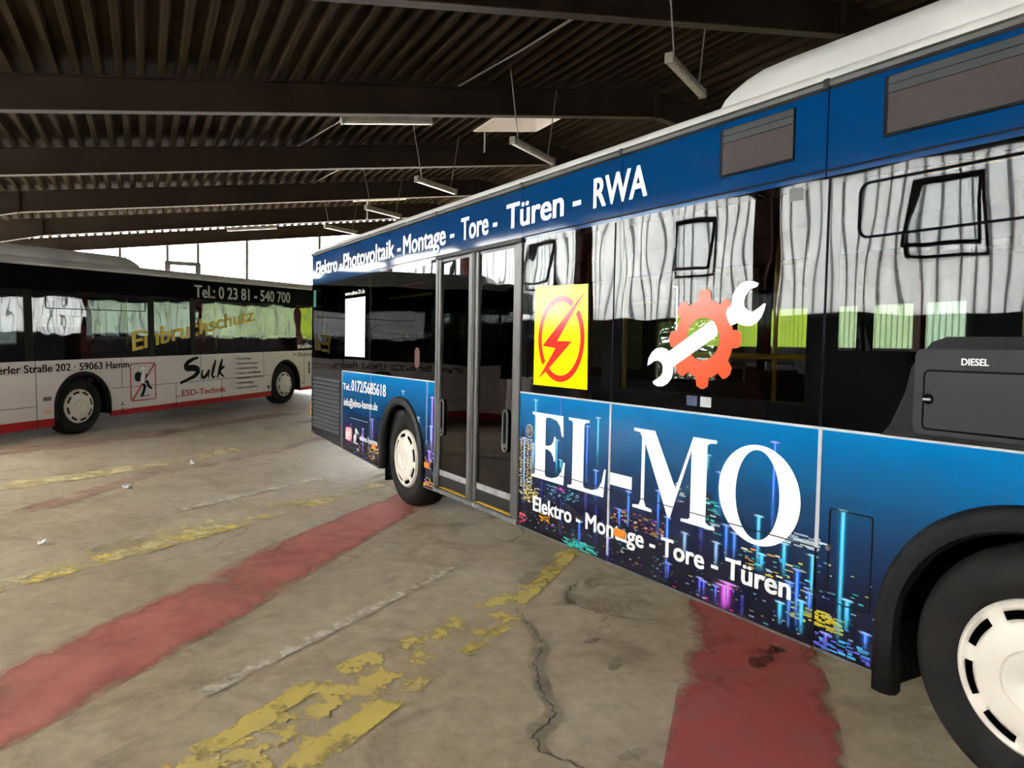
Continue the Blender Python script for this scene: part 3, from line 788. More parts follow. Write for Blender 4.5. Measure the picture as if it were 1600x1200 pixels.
# hanging strip lamps between the beams
def lamp_local(L, hang, zt0, zt1):
    pass
def strip_lamp(a, b, z, label, group, hang=True):
    A, B = Vector((a[0], a[1], z)), Vector((b[0], b[1], z))
    d = B - A; L = d.length
    t = thing('strip_lamp', label, 'lamp', A, (0, 0, math.atan2(d.y, d.x)), group)
    mb = MB(); mb.rbox(0, L, -.045, .045, .03, .10, .015); mb.build('lamp_housing', M['lamp_grey'], t)
    mb = MB(); mb.rbox(.03, L - .03, -.055, .055, -.03, .03, .025); mb.build('lamp_cover', M['lamp_tube'], t)
    for s in (-1, 1):
        mb = MB(); x = L / 2 + s * L / 2; mb.rbox(x - .02, x + .02, -.06, .06, -.035, .105, .012); mb.build('end_cap', M['lamp_grey'], t)
    if hang:
        for s, q in ((0.13, -0.36), (0.87, 0.36)):
            W0 = A + d * s; W1 = W0 + d.normalized() * q
            tt = -W1.x * math.sin(TH) + W1.y * math.cos(TH)
            zt = HB + SL * min(tt, 2 * RIDGE - tt) + DEP + 0.01
            mb = MB(); mb.tube([(L * s, 0, .09), (L * s + q, 0, zt - z)], 0.011, 6); mb.build('hanger_rod', M['wire'], t)
    return t
LG = 'strip lamps hanging in a row under the roof'
strip_lamp((-.5, 3.87), (-1.28, 5.23), 5.4, 'grey strip lamp on two rods, the nearest, above the blue bus roof unit', LG)
strip_lamp((-5.07, 4.19), (-6.0, 5.69), 5.4, 'grey strip lamp on two rods hanging beside the bright skylight', LG)
strip_lamp((-9.16, 4.04), (-9.96, 5.42), 5.4, 'dusty strip lamp on splayed rods, third of the hanging row, beyond the skylight', LG)
strip_lamp((-13.37, 4.33), (-14.17, 5.67), 5.4, 'small far strip lamp, fourth of the hanging row, just above the blue bus roof edge', LG)
strip_lamp((-17.47, 4.4), (-18.24, 5.7), 5.4, 'farthest strip lamp of the hanging row, seen over the rear of the blue bus', LG)
for k, t0, t1, lb in ((1, .87, 2.58, 'strip lamp fixed under the second roof beam, left of the skylight'), (4, .23, 1.90, 'strip lamp fixed under a far roof beam above the open gable')):
    p = P0 - BAY * k - 0.02
    za, zc = zb(t0) - 0.13, zb(t1) - 0.13
    t = thing('strip_lamp', lb, 'lamp', hp(p, t0, za), (0, -math.atan2(zc - za, t1 - t0), TH + math.pi / 2), 'strip lamps fixed under roof beams')
    L = math.hypot(t1 - t0, zc - za)
    mb = MB(); mb.rbox(0, L, -.05, .05, .035, .105, .015); mb.build('lamp_housing', M['lamp_grey'], t)
    mb = MB(); mb.rbox(.03, L - .03, -.055, .055, -.03, .04, .025); mb.build('lamp_cover', M['lamp_tube'], t)
    for s in (0, 1):
        mb = MB(); mb.rbox(L * s - .02, L * s + .02, -.06, .06, -.035, .10, .012); mb.build('end_cap', M['lamp_grey'], t)

# slanting cable conduits under the roof sheets
for i, (a, b, lb) in enumerate((((-2.35, 3.6), (-6.42, 3.05), 'thin conduit slanting under the roof sheets in the nearest bay'), ((-7.0, 1.7), (-11.4, .9), 'thin conduit slanting under the roof sheets behind the second beam'), ((-12.0, 2.8), (-16.4, 2.2), 'thin conduit slanting under the roof sheets behind the third beam'))):
    za = HB + SL * a[1] + DEP - .03; zc = HB + SL * b[1] + DEP - .03
    mb = MB(); mb.tube([hp(a[0], a[1], za), hp((a[0] + b[0]) / 2, (a[1] + b[1]) / 2 + .02, (za + zc) / 2 - .02), hp(b[0], b[1], zc)], .014, 6)
    mb.tube([hp(a[0], a[1] + .05, za), hp(b[0], b[1] + .03, zc)], .010, 6)
    tag(mb.build('conduit', M['wire']), lb, 'conduit', 'conduits under the roof')
mb = MB(); mb.tube([hp(-9.85, 5.08, 6.86), hp(-9.85, 5.08, 6.35)], .022, 8)
tag(mb.build('drain_pipe', M['alu_light']), 'short pale pipe hanging from the left edge of the skylight', 'pipe')
mb = MB(); mb.tube([hp(-20.2, 4.9, 6.85), hp(-20.2, 4.9, 6.2)], .03, 8)
tag(mb.build('drain_pipe', M['alu_light']), 'short bright pipe hanging from the far skylight', 'pipe')

# paper litter
def litter(x, y, s, lb, seed):
    r = random.Random(seed); mb = MB()
    n = 5
    V = [(x + (i - 2) * s / 4 + r.uniform(-.2, .2) * s / 4, y + (j - 2) * s / 4 + r.uniform(-.2, .2) * s / 4, rise(x, y) + .006 + abs(r.gauss(0, .28)) * s) for j in range(n) for i in range(n)]
    mb.add(V, [[j * n + i, j * n + i + 1, (j + 1) * n + i + 1, (j + 1) * n + i] for j in range(n - 1) for i in range(n - 1)])
    o = mb.build('paper_scrap', M['paper'])
    so = o.modifiers.new('thick', 'SOLIDIFY'); so.thickness = .003
    tag(o, lb, 'litter')
litter(-2.14, -2.39, .09, 'crumpled white paper scrap on the concrete beside the faint red stripe', 1)
litter(-3.57, -1.51, .06, 'tiny white paper scrap on the faint red stripe, farther from the camera', 2)
litter(0.15, -3.12, .07, 'small pale scrap lying at the left edge beside the near yellow stripe', 3)

# bushes outside the near wall, seen through its low windows and in the bus glass
def bush(x, y, h, w, lb, seed):
    r = random.Random(seed)
    t = thing('shrub', lb, 'shrub', (x, y, -.04))
    mb = MB()
    for i in range(7):
        a = r.uniform(0, 6.28); mb.tube([(0, 0, 0), (w * .2 * math.cos(a), w * .2 * math.sin(a), h * .5), (w * .4 * math.cos(a), w * .4 * math.sin(a), h * .85)], .02, 5)
    mb.build('stem', M['bark'], t)
    mb = MB()
    for i in range(5000):
        a, q, z = r.uniform(0, 6.28), math.sqrt(r.random()) * w * .55, r.uniform(.12, 1) * h
        c = Vector((q * math.cos(a), q * math.sin(a), z)); s = r.uniform(.07, .14)
        u = Vector((r.gauss(0, 1), r.gauss(0, 1), r.gauss(0, 1))).normalized(); v = u.orthogonal().normalized()
        mb.add([c - u * s, c + v * s * .45, c + u * s, c - v * s * .45], [(0, 1, 2, 3)])
    mb.build('foliage', M['leaf'], t)
for i, k in enumerate((0,)):
    q = hp(P0 - BAY * k - 5.3, EAVE - 2.4, 0)
    bush(q[0], q[1], 2.9, 3.6, 'green shrub outside the wall, mirrored in bus glass behind the %s' % 'orange gear emblem', 20 + i)

# ------------------------------------------------------------------ the buses (side facing the viewer is y=0, the body lies behind it)
def wheel(parent, x, y=0.03, face=-1, rad=0.487, zc=0.480):
    """tyre with its rim and a slotted hub cap; face -1 looks towards -y"""
    P = lambda prof: [(r, q if face < 0 else -q) for r, q in prof]
    mb = MB()
    mb.lathe(P([(.285, .07), (.292, .035), (.32, .012), (.37, .0), (.42, .004), (.452, .020), (.472, .045), (rad - .003, .075), (rad, .10), (rad, .26), (rad - .01, .285), (.45, .30), (.30, .31)]), (0, 0), 72)
    w = recalc(mb.build('wheel', M['tyre'], parent, smooth=35, loc=(x, y, zc)))
    mb = MB(); mb.lathe(P([(.001, .12), (.20, .12), (.27, .10), (.287, .05), (.296, .03)]), (0, 0), 48)
    recalc(mb.build('rim', M['void'], w, smooth=35))
    mb = MB()
    prof = [(.001, -.022), (.105, -.021), (.112, -.012), (.119, -.020), (.205, -.010), (.224, .004), (.258, .008), (.276, .004), (.290, .020), (.294, .034)]
    prof = P(prof)
    n = 96; q = len(prof)
    for k in range(n):
        a = 2 * math.pi * k / n
        mb.v += [(r * math.cos(a), yy, r * math.sin(a)) for r, yy in prof]
    for k in range(n):
        for j in range(q - 1):
            if j == 5 and (k % 12) < 8: continue
            mb.f.append([k * q + j, k * q + j + 1, ((k + 1) % n) * q + j + 1, ((k + 1) % n) * q + j]); mb.mi.append(0)
    h = recalc(mb.build('hub_cap', M['cream'], w, smooth=40))
    so = h.modifiers.new('thick', 'SOLIDIFY'); so.thickness = .006; so.offset = 0
    return w

def arch_poly(x, r, zc, zlow):
    return [(x - r, zlow)] + arc(x, zc, r, 180, 0, 28) + [(x + r, zlow)]

def arch_flare(parent, x, r_out, r_in, zc, zlow, m, hang=None):
    """rubber lip round a wheel arch and the dark well behind it"""
    path = []
    def pt(r, a): return (x + r * math.cos(R(a)), zc + r * math.sin(R(a)))
    secs = []
    sect = [(r_out, -.001), (r_out - .012, -.022), (r_out - .05, -.030), (r_in + .012, -.022), (r_in, .004), (r_in + .012, .05)]
    angs = [180 - i * 6 for i in range(31)]
    for i, a in enumerate(angs):
        secs.append([(*pt(r, a), y) for r, y in sect])
    legL = [(x - r, zlow if hang is None else hang, y) for r, y in sect]
    legR = [(x + r, zlow, y) for r, y in sect]
    secs = [legL] + secs + [legR]
    mb = MB(); n = len(sect)
    for s in secs: mb.v += [(a, y, b) for a, b, y in s]
    for i in range(len(secs) - 1):
        for j in range(n - 1):
            mb.f.append([i * n + j, (i + 1) * n + j, (i + 1) * n + j + 1, i * n + j + 1]); mb.mi.append(0)
    o = recalc(mb.build('arch_lip', m, parent, smooth=50))
    so = o.modifiers.new('thick', 'SOLIDIFY'); so.thickness = .008; so.offset = 0
    mb = MB(); ri = r_out - .015
    pr = [(x - ri, zlow)] + arc(x, zc, ri, 180, 0, 20) + [(x + ri, zlow)]
    for (a, b), (c, d) in zip(pr, pr[1:]):
        mb.add([(a, .03, b), (c, .03, d), (c, .62, d), (a, .62, b)], [(0, 1, 2, 3)])
    mb.add([(a, .62, b) for a, b in pr], [list(range(len(pr)))])
    mb.build('wheel_well', M['void'], parent)

def pane_band(parent, x0, x1, z0, z1, panes, y, glass, frit, d=0.012, pname='window_pane'):
    """a band of black-bordered glass with see-through panes (px0, px1, pz0, pz1)"""
    mb = MB()
    xs = x0
    for a, b, c, e in sorted(panes):
        mb.box(xs, a, y, y + d, z0, z1)
        mb.box(a, b, y, y + d, z0, c); mb.box(a, b, y, y + d, e, z1)
        xs = b
    mb.box(xs, x1, y, y + d, z0, z1)
    mb.build('window_border', frit, parent)
    for a, b, c, e in panes:
        mb = MB(); yy = y + (.0005 if y < 1 else d)
        mb.add([(a, yy, c), (b, yy, c), (b, yy, e), (a, yy, e)], [(0, 1, 2, 3)])
        mb.build(pname, glass, parent)

def roof(parent, x0, x1, m, W=2.5):
    prof = [(.0, 2.865), (.012, 2.895), (.045, 2.925), (.12, 2.955), (.35, 2.985), (.8, 3.01), (W / 2, 3.015)]
    prof = prof + [(W - a, b) for a, b in prof[-2::-1]]
    mb = MB(); n = len(prof)
    xs = [(x0, -.10, .02), (x0 + .04, -.05, .012), (x0 + .14, -.015, .004), (x0 + .35, 0, 0), (x1 - .35, 0, 0), (x1 - .14, -.015, .004), (x1 - .04, -.05, .012), (x1, -.10, .02)]
    for x, dz, ins in xs:
        for a, b in prof:
            k = (b - 2.865) / .15
            mb.v.append((x, a + (W / 2 - a) * ins, b + dz * k))
    for i in range(len(xs) - 1):
        for j in range(n - 1):
            mb.f.append([i * n + j, (i + 1) * n + j, (i + 1) * n + j + 1, i * n + j + 1]); mb.mi.append(0)
    for i in (0, len(xs) - 1):
        mb.f.append([i * n + j for j in range(n)]); mb.mi.append(0)
    recalc(mb.build('roof', m, parent, smooth=35))

def ac_pod(parent, x0, x1, m, W=2.5, top=3.19):
    """long roof unit with rounded ends and sloping sides"""
    mb = MB()
    def sec(x, h, ins):
        zt = 2.945 + (top - 2.945) * h
        half = [(.11 + ins, 2.945), (.16 + ins, 2.945 + (zt - 2.945) * .45), (.27 + ins, 2.945 + (zt - 2.945) * .86), (.36 + ins, zt), (.8 + ins * .3, zt + .03 * h), (W / 2, zt + .04 * h)]
        return [(x, a, b) for a, b in half + [(W - a, b) for a, b in half[-2::-1]]]
    ss = [sec(x0, .05, .10), sec(x0 + .012, .42, .06), sec(x0 + .05, .70, .03), sec(x0 + .12, .88, .01), sec(x0 + .24, .97, 0), sec(x0 + .42, 1, 0), sec(x1 - .42, 1, 0), sec(x1 - .22, .92, .01), sec(x1 - .10, .72, .03), sec(x1 - .03, .42, .07), sec(x1, .05, .14)]
    n = len(ss[0])
    for s in ss: mb.v += s
    for i in range(len(ss) - 1):
        for j in range(n - 1):
            mb.f.append([i * n + j, (i + 1) * n + j, (i + 1) * n + j + 1, i * n + j + 1]); mb.mi.append(0)
    for i in (0, len(ss) - 1):
        mb.f.append([i * n + j for j in range(n)]); mb.mi.append(0)
    o = recalc(mb.build('roof_unit', m, parent, smooth=40))
    x = x0 + .35
    while x < x1 - .2:
        mb = MB(); mb.lathe([(.001, -.012), (.014, -.01), (.014, .01)], (0, 0), 10)
        b = mb.build('bolt_cap', M['seam'], o); b.location = (x, .335, top - .018)
        x += .62
    return o

def seat(parent, x, y, z, facing=1, m=None):
    mb = MB()
    mb.rbox(x - .21, x + .21, y - .21, y + .21, z, z + .09, .035, 0)
    bm = bmesh.new(); bmesh.ops.create_cube(bm, size=1)
    for v in bm.verts: v.co = Vector((v.co.x * .07, v.co.y * .42, v.co.z * .62))
    bmesh.ops.bevel(bm, geom=bm.edges[:], offset=.03, segments=3, affect='EDGES')
    bx = x - .22 * facing
    mb.frombm(bm, 0, Matrix.Translation((bx, y, z + .40)) @ Matrix.Rotation(R(-9) * facing, 4, 'Y'))
    mb.tube([(bx - .05 * facing, y - .15, z + .66), (bx - .06 * facing, y - .15, z + .76), (bx - .06 * facing, y + .15, z + .76), (bx - .05 * facing, y + .15, z + .66)], .015, 8, 1)
    mb.box(x - .14, x + .14, y - .03, y + .03, z - .30, z, 2)
    mb.build('seat', [m or M['seat'], M['alu_light'], M['seat_grey']], parent)

def rail(parent, pts, r=.017, m=None):
    mb = MB(); mb.tube(pts, r, 10)
    mb.build('handrail', m or M['yellow_rail'], parent, smooth=60)

def interior(parent, x0, x1, W=2.5):
    mb = MB(); mb.box(x0 + .05, x1 - .05, .66, W - .66, .345, .37, 0); mb.box(.66, 5.1, .08, .66, .345, .37, 0)
    mb.build('interior_floor', M['inside_dark'], parent)
    mb = MB()
    mb.prism([(.05, 2.44), (.05, 2.72), (W - .05, 2.72), (W - .05, 2.44), (W - .30, 2.60), (W - .35, 2.63), (.35, 2.63), (.30, 2.60)], x0 + .06, x1 - .06, 0, 'x')
    mb.build('ceiling_lining', M['inside_grey'], parent)
    mb = MB()
    for a, b in ((.045, .07), (W - .07, W - .045)):
        mb.box(x0 + .05, x1 - .05, a, b, 1.12, 1.31)
        for c, d in ((x0 + .05, -.66), (.66, .80), (2.32, 5.2), (6.55, x1 - .05)): mb.box(c, d, a, b, .37, 1.12)
    mb.build('side_lining', M['inside_dark'], parent)

# ---------------------------------------------------------------- the blue bus
BUS = thing('city_bus', 'blue city bus with big white lettering over a printed night skyline, nearest to the camera', 'bus')
XR, XF, W = -3.30, 8.45, 2.5
WA = 1.305                                     # waist: lower edge of the glass
def panel(poly, m, name='side_panel', y0=0.0, y1=0.03):
    mb = MB(); mb.prism(poly, y0, y1)
    return recalc(mb.build(name, m, BUS))
# lower side, panel by panel, with the wheel arches cut out
panel([(-1.945, .345), (-.58, .30)] + arch_poly(-.04, .575, .53, .30) + [(.80, .30), (.80, WA), (-1.945, WA)], M['art'])
panel([(2.355, .30), (3.416, .30), (3.416, WA), (2.315, WA), (2.315, .36), (2.325, .325)], M['art'])
panel([(3.424, .30), (4.953, .30), (4.953, WA), (3.424, WA)], M['art'])
panel([(4.965, .30), (5.26, .30)] + arch_poly(5.875, .605, .505, .30) + [(6.98, .30), (6.98, WA), (4.965, WA)], M['art'])
# rear corner with the engine grille
panel([(-3.22, .42), (-3.17, .40), (-1.955, .345), (-1.955, WA), (XR, 1.285), (XR, .52)], M['grille'], 'engine_cover')
mb = MB()
for i in range(13):
    z = .50 + i * .054
    mb.prism([(-.014, z), (.004, z + .045), (.004, z + .012)], -3.20, -2.05, 0, 'x')
mb.build('engine_grille', M['inside_dark'], BUS)
for i in range(9):
    mb = MB(); mb.rbox(-3.285, -3.245, -.006, .01, .56 + i * .07, .60 + i * .07, .006); mb.build('corner_vent', M['void'], BUS)
# pale joints and fine panel lines
mb = MB()
for x in (3.420, 4.959):
    mb.box(x - .010, x + .010, -.004, .02, .34 if x < 4 else .76, WA, 0)
mb.box(4.950, 4.962, -.003, .02, .31, .76, 1)
for x0, x1 in ((-1.945, .80), (2.315, XF - .6)):
    mb.box(x0, x1, -.004, .02, WA - .004, WA + .008, 0)
mb.box(-1.955, -1.945, -.003, .02, .35, WA, 0)
mb.box(2.40, 4.95, -.005, .001, .757, .762, 2)
mb.box(-.972, -.966, -.0015, .001, .40, WA, 2)
mb.build('panel_joint', [M['joint'], M['seam'], M['seam']], BUS)
for a, b, c, d in ((-1.945, -.62, .32, .345), (2.36, 3.41, .288, .306), (3.43, 4.95, .288, .306), (4.97, 5.25, .288, .306), (.545, .80, .288, .306)):
    mb = MB()
    mb.add([(a, -.006, c + (.025 if a < -1 else 0)), (b, -.006, c - (.035 if a < -1 else 0)), (b, -.006, c - (.02 if a < -1 else 0) + .010), (a, -.006, c + (.035 if a < -1 else .014))], [(0, 1, 2, 3)])
    mb.build('skirt_edge', M['alu'], BUS)
# service flap, lock, reflectors
mb = MB()
fl = rrect(5.022, 5.232, .535, .952, .012)
for (a, b), (c, d) in zip(fl, fl[1:] + fl[:1]):
    mb.tube([(a, -.001, b), (c, -.001, d)], .0035, 5)
mb.build('service_flap', M['seam'], BUS)
mb = MB(); mb.lathe([(.001, -.016), (.012, -.015), (.016, 0)], (5.026, .775), 16); mb.build('flap_lock', M['alu'], BUS)
mb = MB()
mb.lathe([(.001, -.003), (.050, -.003), (.050, 0)], (2.461, 1.03), 32, 0)
mb.lathe([(.040, -.005), (.024, -.012), (.001, -.013)], (2.461, 1.03), 32, 1)
mb.lathe([(.001, -.015), (.014, -.015), (.016, -.012)], (2.461, 1.03), 24, 0)
mb.build('round_socket', [M['alu_light'], M['alu']], BUS)
for x in (-.80, .638, 3.548):
    mb = MB(); mb.rbox(x - .055, x + .055, -.014, .0, .48, .535, .008); mb.build('side_reflector', M['orange'], BUS)
# the glass band
panes = [(-2.90, -2.05, 1.42, 2.40), (-1.88, -1.04, 1.42, 2.40), (-.90, .70, 1.40, 2.40), (2.40, 3.31, 1.41, 2.40), (3.50, 4.86, 1.41, 2.40), (5.02, 6.55, 1.66, 2.40)]
pane_band(BUS, XR, .80, WA, 2.437, panes[:3], 0.0, M['glass'], M['frit'])
pane_band(BUS, 2.315, 6.98, WA, 2.437, panes[3:], 0.0, M['glass_light'], M['frit'])
for x in (-.97, 3.42, 4.955):
    mb = MB(); mb.box(x - .006, x + .006, -.0012, .002, WA, 2.43); mb.build('glass_joint', M['seam'], BUS)
# top band in blue film, split where the photo shows its joints
for a, b in ((XR, -.972), (-.968, .803), (.807, 2.296), (2.30, 3.474), (3.478, 4.928), (4.936, 6.98), (6.984, XF - .2)):
    mb = MB(); mb.box(a, b, .002, .03, 2.437, 2.822); mb.build('top_panel', M['blue'], BUS)
mb = MB()
mb.box(-.97, .80, -.0015, .004, 2.461, 2.467); mb.box(2.31, 8.2, -.0015, .004, 2.461, 2.470)
mb.build('panel_joint', M['seam'], BUS)
mb = MB(); mb.rbox(.80, 2.32, -.022, .02, 2.425, 2.462, .008); mb.build('door_header', M['grille'], BUS)
# gutter and roof
mb = MB()
mb.prism([(.03, 2.822), (.0, 2.824), (-.018, 2.832), (-.022, 2.850), (-.012, 2.866), (.03, 2.872)], XR, XF - .15, 0, 'x')
mb.prism([(W - .03, 2.822), (W, 2.824), (W + .018, 2.832), (W + .022, 2.850), (W + .012, 2.866), (W - .03, 2.872)], XR, XF - .15, 0, 'x')
mb.build('gutter', M['gutter'], BUS, smooth=40)
for x in (-.97, .80, 2.3, 3.476, 4.932):
    mb = MB(); mb.box(x - .014, x + .014, -.0235, .0, 2.824, 2.866); mb.build('gutter_joint', M['grille'], BUS)
roof(BUS, XR - .06, XF, M['roof_white'])
ac_pod(BUS, 4.07, 8.0, M['roof_white'])
# displays
def display(x0, x1, z0, z1, split):
    mb = MB()
    mb.box(x0, x1, -.006, .002, z0, z1, 0)
    mb.box(x0 + .02, x1 - .004, -.0075, -.005, z0 + .012, z1 - .075, 1)
    mb.box(x0 + .02, x1 - .004, -.009, -.005, z1 - .036, z1 - .004, 2)
    mb.box(x0 + .02, x1 - .004, -.011, -.005, z1 - .073, z1 - .040, 2)
    mb.build('destination_display', [M['seam'], M['display'], M['display_bar']], BUS)
display(4.288, 4.754, 2.546, 2.790, 0)
display(5.206, 6.62, 2.550, 2.798, 0)
# opening sash outline in the pane above the filler
mb = MB()
sl = rrect(5.11, 6.42, 2.145, 2.375, .045, 5)
for (a, b), (c, d) in zip(sl, sl[1:] + sl[:1]): mb.tube([(a, -.002, b), (c, -.002, d)], .006, 6)
mb.build('window_sash', M['seam'], BUS)
mb = MB(); mb.rbox(4.735, 4.812, -.001, .0, 2.355, 2.415, .0004); mb.build('pane_sticker', M['inside_grey'], BUS)
mb = MB(); mb.prism(rrect(4.195, 4.275, 1.345, 1.40, .004), -.0015, -.0005); mb.build('pane_sticker', M['grey_white'], BUS)
mb = MB(); mb.prism(rrect(4.09, 4.17, 1.345, 1.40, .004), -.0015, -.0005); mb.build('pane_sticker', mat('navy_sticker', (.02, .03, .09), .4), BUS)
mb = MB(); mb.prism(rrect(-3.22, -3.10, 2.13, 2.36, .01), -.0015, -.0005); mb.build('pane_sticker', mat('green_sticker', (.03, .16, .11), .4), BUS)
mb = MB(); mb.prism(rrect(.30, .42, 1.42, 1.62, .05), -.0015, -.0005); mb.build('pane_sticker', mat('dark_round_sticker', (.10, .03, .03), .4, noise=(30, .6)), BUS)
# fuel filler box
mb = MB()
mb.prism([(5.26, 1.312), (6.60, 1.312), (6.60, 1.72), (5.52, 1.72), (5.46, 1.70), (5.38, 1.60), (5.36, 1.50), (5.30, 1.36)], -.012, .012, 0)
fb = recalc(mb.build('filler_surround', M['rubber'], BUS))
mb = MB(); mb.prism(rrect(5.405, 6.50, 1.335, 1.672, .03), -.030, -.006); recalc(mb.build('filler_frame', M['arch_grey'], fb))
mb = MB(); mb.prism(rrect(5.450, 6.40, 1.360, 1.585, .018), -.034, -.026); recalc(mb.build('filler_door', M['grille'], fb))
mb = MB()
fo = rrect(5.448, 6.402, 1.358, 1.587, .018)
for (a, b), (c, d) in zip(fo, fo[1:] + fo[:1]): mb.tube([(a, -.033, b), (c, -.033, d)], .004, 5)
mb.build('door_gap', M['void'], fb)
mb = MB(); mb.lathe([(.001, -.044), (.016, -.043), (.022, -.032)], (5.468, 1.475), 20, 0); mb.box(5.455, 5.485, -.050, -.042, 1.471, 1.479, 1); mb.build('filler_lock', [M['void'], M['alu_light']], fb)
lettering('DIESEL', 5.588, 5.688, 1.612, .026, M['white'], fb, y=-.0315, off=.03)
# wheels
arch_flare(BUS, -.04, .585, .50, .53, .30, M['arch_grey'])
arch_flare(BUS, 5.875, .612, .512, .505, .30, M['rubber'], hang=.235)
mb = MB(); mb.box(-.60, -.585, .05, .36, .16, .50); mb.build('mud_flap', M['rubber'], BUS)
mb = MB(); mb.box(5.275, 5.292, -.01, .36, .225, .50); mb.build('mud_flap', M['rubber'], BUS)
wheel(BUS, 0.0); wheel(BUS, 5.875)
wheel(BUS, 0.0, W - .03, 1); wheel(BUS, 5.875, W - .03, 1)
# double door
def leaf(x0, x1, hx):
    mb = MB()
    mb.box(x0, x1, .012, .03, .36, .46, 1)
    mb.box(x0 + .012, x1 - .012, .006, .03, .455, .505, 2)
    mb.box(x0, x1, .008, .03, 2.40, 2.43, 0)
    for a, b in ((x0, x0 + .045), (x1 - .045, x1)):
        mb.rbox(a, b, -.010, .03, .345, 2.425, .010, 0)
    d = mb.build('door_leaf', [M['alu'], M['grille'], M['alu_light']], BUS)
    mb = MB(); mb.box(x0 + .045, x1 - .045, .010, .014, .505, 2.40); mb.build('leaf_pane', M['glass'], d)
    mb = MB()
    pts = rrect(hx - .035, hx + .035, .83, 1.15, .034, 5)
    for (a, b), (c, e) in zip(pts, pts[1:] + pts[:1]): mb.tube([(a, -.004, b), (c, -.004, e)], .009, 6)
    mb.prism(rrect(hx - .03, hx + .03, .835, 1.145, .03), .0, .009, 1)
    mb.lathe([(.001, -.012), (.016, -.010), (.02, .002)], (hx, .875), 16)
    recalc(mb.build('door_handle', [M['alu'], M['void']], d))
leaf(.845, 1.495, .945); leaf(1.575, 2.245, 2.10)
mb = MB()
mb.rbox(.800, .845, -.016, .03, .30, 2.43, .010, 0); mb.rbox(2.245, 2.315, -.016, .03, .30, 2.43, .012, 0)
mb.rbox(1.497, 1.532, -.018, .03, .34, 2.43, .010, 0); mb.rbox(1.538, 1.573, -.018, .03, .34, 2.43, .010, 1)
mb.build('door_post', [M['alu'], M['gutter']], BUS)
mb = MB()
mb.rbox(.81, 2.325, -.028, .30, .296, .335, .012, 0); mb.box(.86, 2.25, .02, .05, .335, .340, 1)
mb.build('door_sill', [mat('scuffed_sill', (.13, .13, .125), .45, dirt=(14.0, (.55, .55, .53), .58, .66)), M['yellow_rail']], BUS)
rail(BUS, [(1.08, .07, 1.13), (1.17, .09, 1.09), (1.30, .12, 1.00), (1.36, .14, .90)])
rail(BUS, [(2.12, .07, 1.20), (2.02, .09, 1.05), (1.93, .12, .82), (1.88, .14, .62), (1.80, .14, .56)])
# far side, ends, inside
mb = MB(); mb.box(XR, XF - .3, W - .03, W, .30, WA); mb.build('side_panel', M['blue'], BUS)
fp = [(-2.9, -1.1, 1.42, 2.40), (-.9, .75, 1.42, 2.40), (.95, 2.35, 1.42, 2.40), (2.5, 3.36, 1.42, 2.40), (3.5, 4.88, 1.42, 2.40), (5.04, 6.5, 1.42, 2.40), (6.7, 8.0, 1.42, 2.40)]
pane_band(BUS, XR, XF - .3, WA, 2.437, fp, W - .012, M['glass_light'], M['frit'])
mb = MB(); mb.box(XR, XF - .3, W - .03, W - .002, 2.437, 2.822); mb.build('top_panel', M['blue'], BUS)
foot = lambda x, s: [(x, 0), (x, W)] + [(x + s * a, b) for a, b in ((.06, W - .02), (.10, W - .10), (.12, W - .25), (.12, .25), (.10, .10), (.06, .02))]
mb = MB(); mb.prism(foot(XR, -1), .42, 1.30, 0, 'z'); mb.prism(foot(XR, -1), 2.38, 2.865, 1, 'z'); mb.prism(foot(XR, -1), 1.30, 2.38, 2, 'z')
mb.build('rear_end', [M['grille'], M['blue'], M['frit']], BUS)
for y in (.06, W - .06):
    mb = MB(); mb.rbox(XR - .135, XR - .035, y - .045, y + .045, .62, .80, .015); mb.build('tail_lamp', M['orange'], BUS)
# front end beyond the frame: door, windscreen, corner panels
mb = MB(); mb.box(6.98, 7.02, .0, .03, .30, 2.437, 0); mb.box(8.14, XF - .25, .0, .03, .30, 2.437, 0); mb.box(7.56, 7.60, -.01, .03, .34, 2.43, 0); mb.box(7.02, 8.14, .004, .03, .34, .48, 1)
mb.build('front_door', [M['alu'], M['alu_light']], BUS)
mb = MB(); mb.box(7.02, 7.56, .010, .014, .48, 2.42); mb.box(7.60, 8.14, .010, .014, .48, 2.42); mb.build('front_door_pane', M['glass_light'], BUS)
mb = MB(); mb.box(6.98, XF - .2, -.02, .2, .296, .335); mb.build('door_sill', M['alu'], BUS)
footF = [(XF - .25, 0), (XF - .12, .02), (XF - .03, .12), (XF, .35), (XF, W - .35), (XF - .03, W - .12), (XF - .12, W - .02), (XF - .25, W)]
mb = MB(); mb.prism(footF, .30, 1.05, 0, 'z'); mb.prism(footF, 2.42, 2.865, 1, 'z'); mb.build('front_end', [M['art'], M['blue']], BUS)
mb = MB()
for (a, b), (c, d) in zip(footF, footF[1:]): mb.add([(a, b, 1.05), (c, d, 1.05), (c, d, 2.42), (a, b, 2.42)], [(0, 1, 2, 3)])
mb.build('windscreen', M['glass_light'], BUS)
for y in (.35, W - .35):
    mb = MB(); mb.rbox(XF - .02, XF + .02, y - .16, y + .16, .62, .80, .02); mb.build('headlamp', M['alu_light'], BUS)
mb = MB(); mb.box(-3.25, 8.2, .55, 1.95, .26, .34); mb.box(-3.25, -1.0, .06, W - .06, .36, 1.2); mb.build('underbody', M['void'], BUS)
interior(BUS, XR, XF)
mb = MB(); mb.box(-3.2, -.2, .75, 1.75, .37, .80); mb.box(-3.2, -.2, .10, .72, .37, .95); mb.box(-3.2, -.2, 1.78, W - .1, .37, .95); mb.build('seat_podium', M['inside_dark'], BUS)
for x in (-2.6, -1.75, -.9):
    for y in (.35, .80, 1.70, 2.15): seat(BUS, x, y, 1.02, 1)
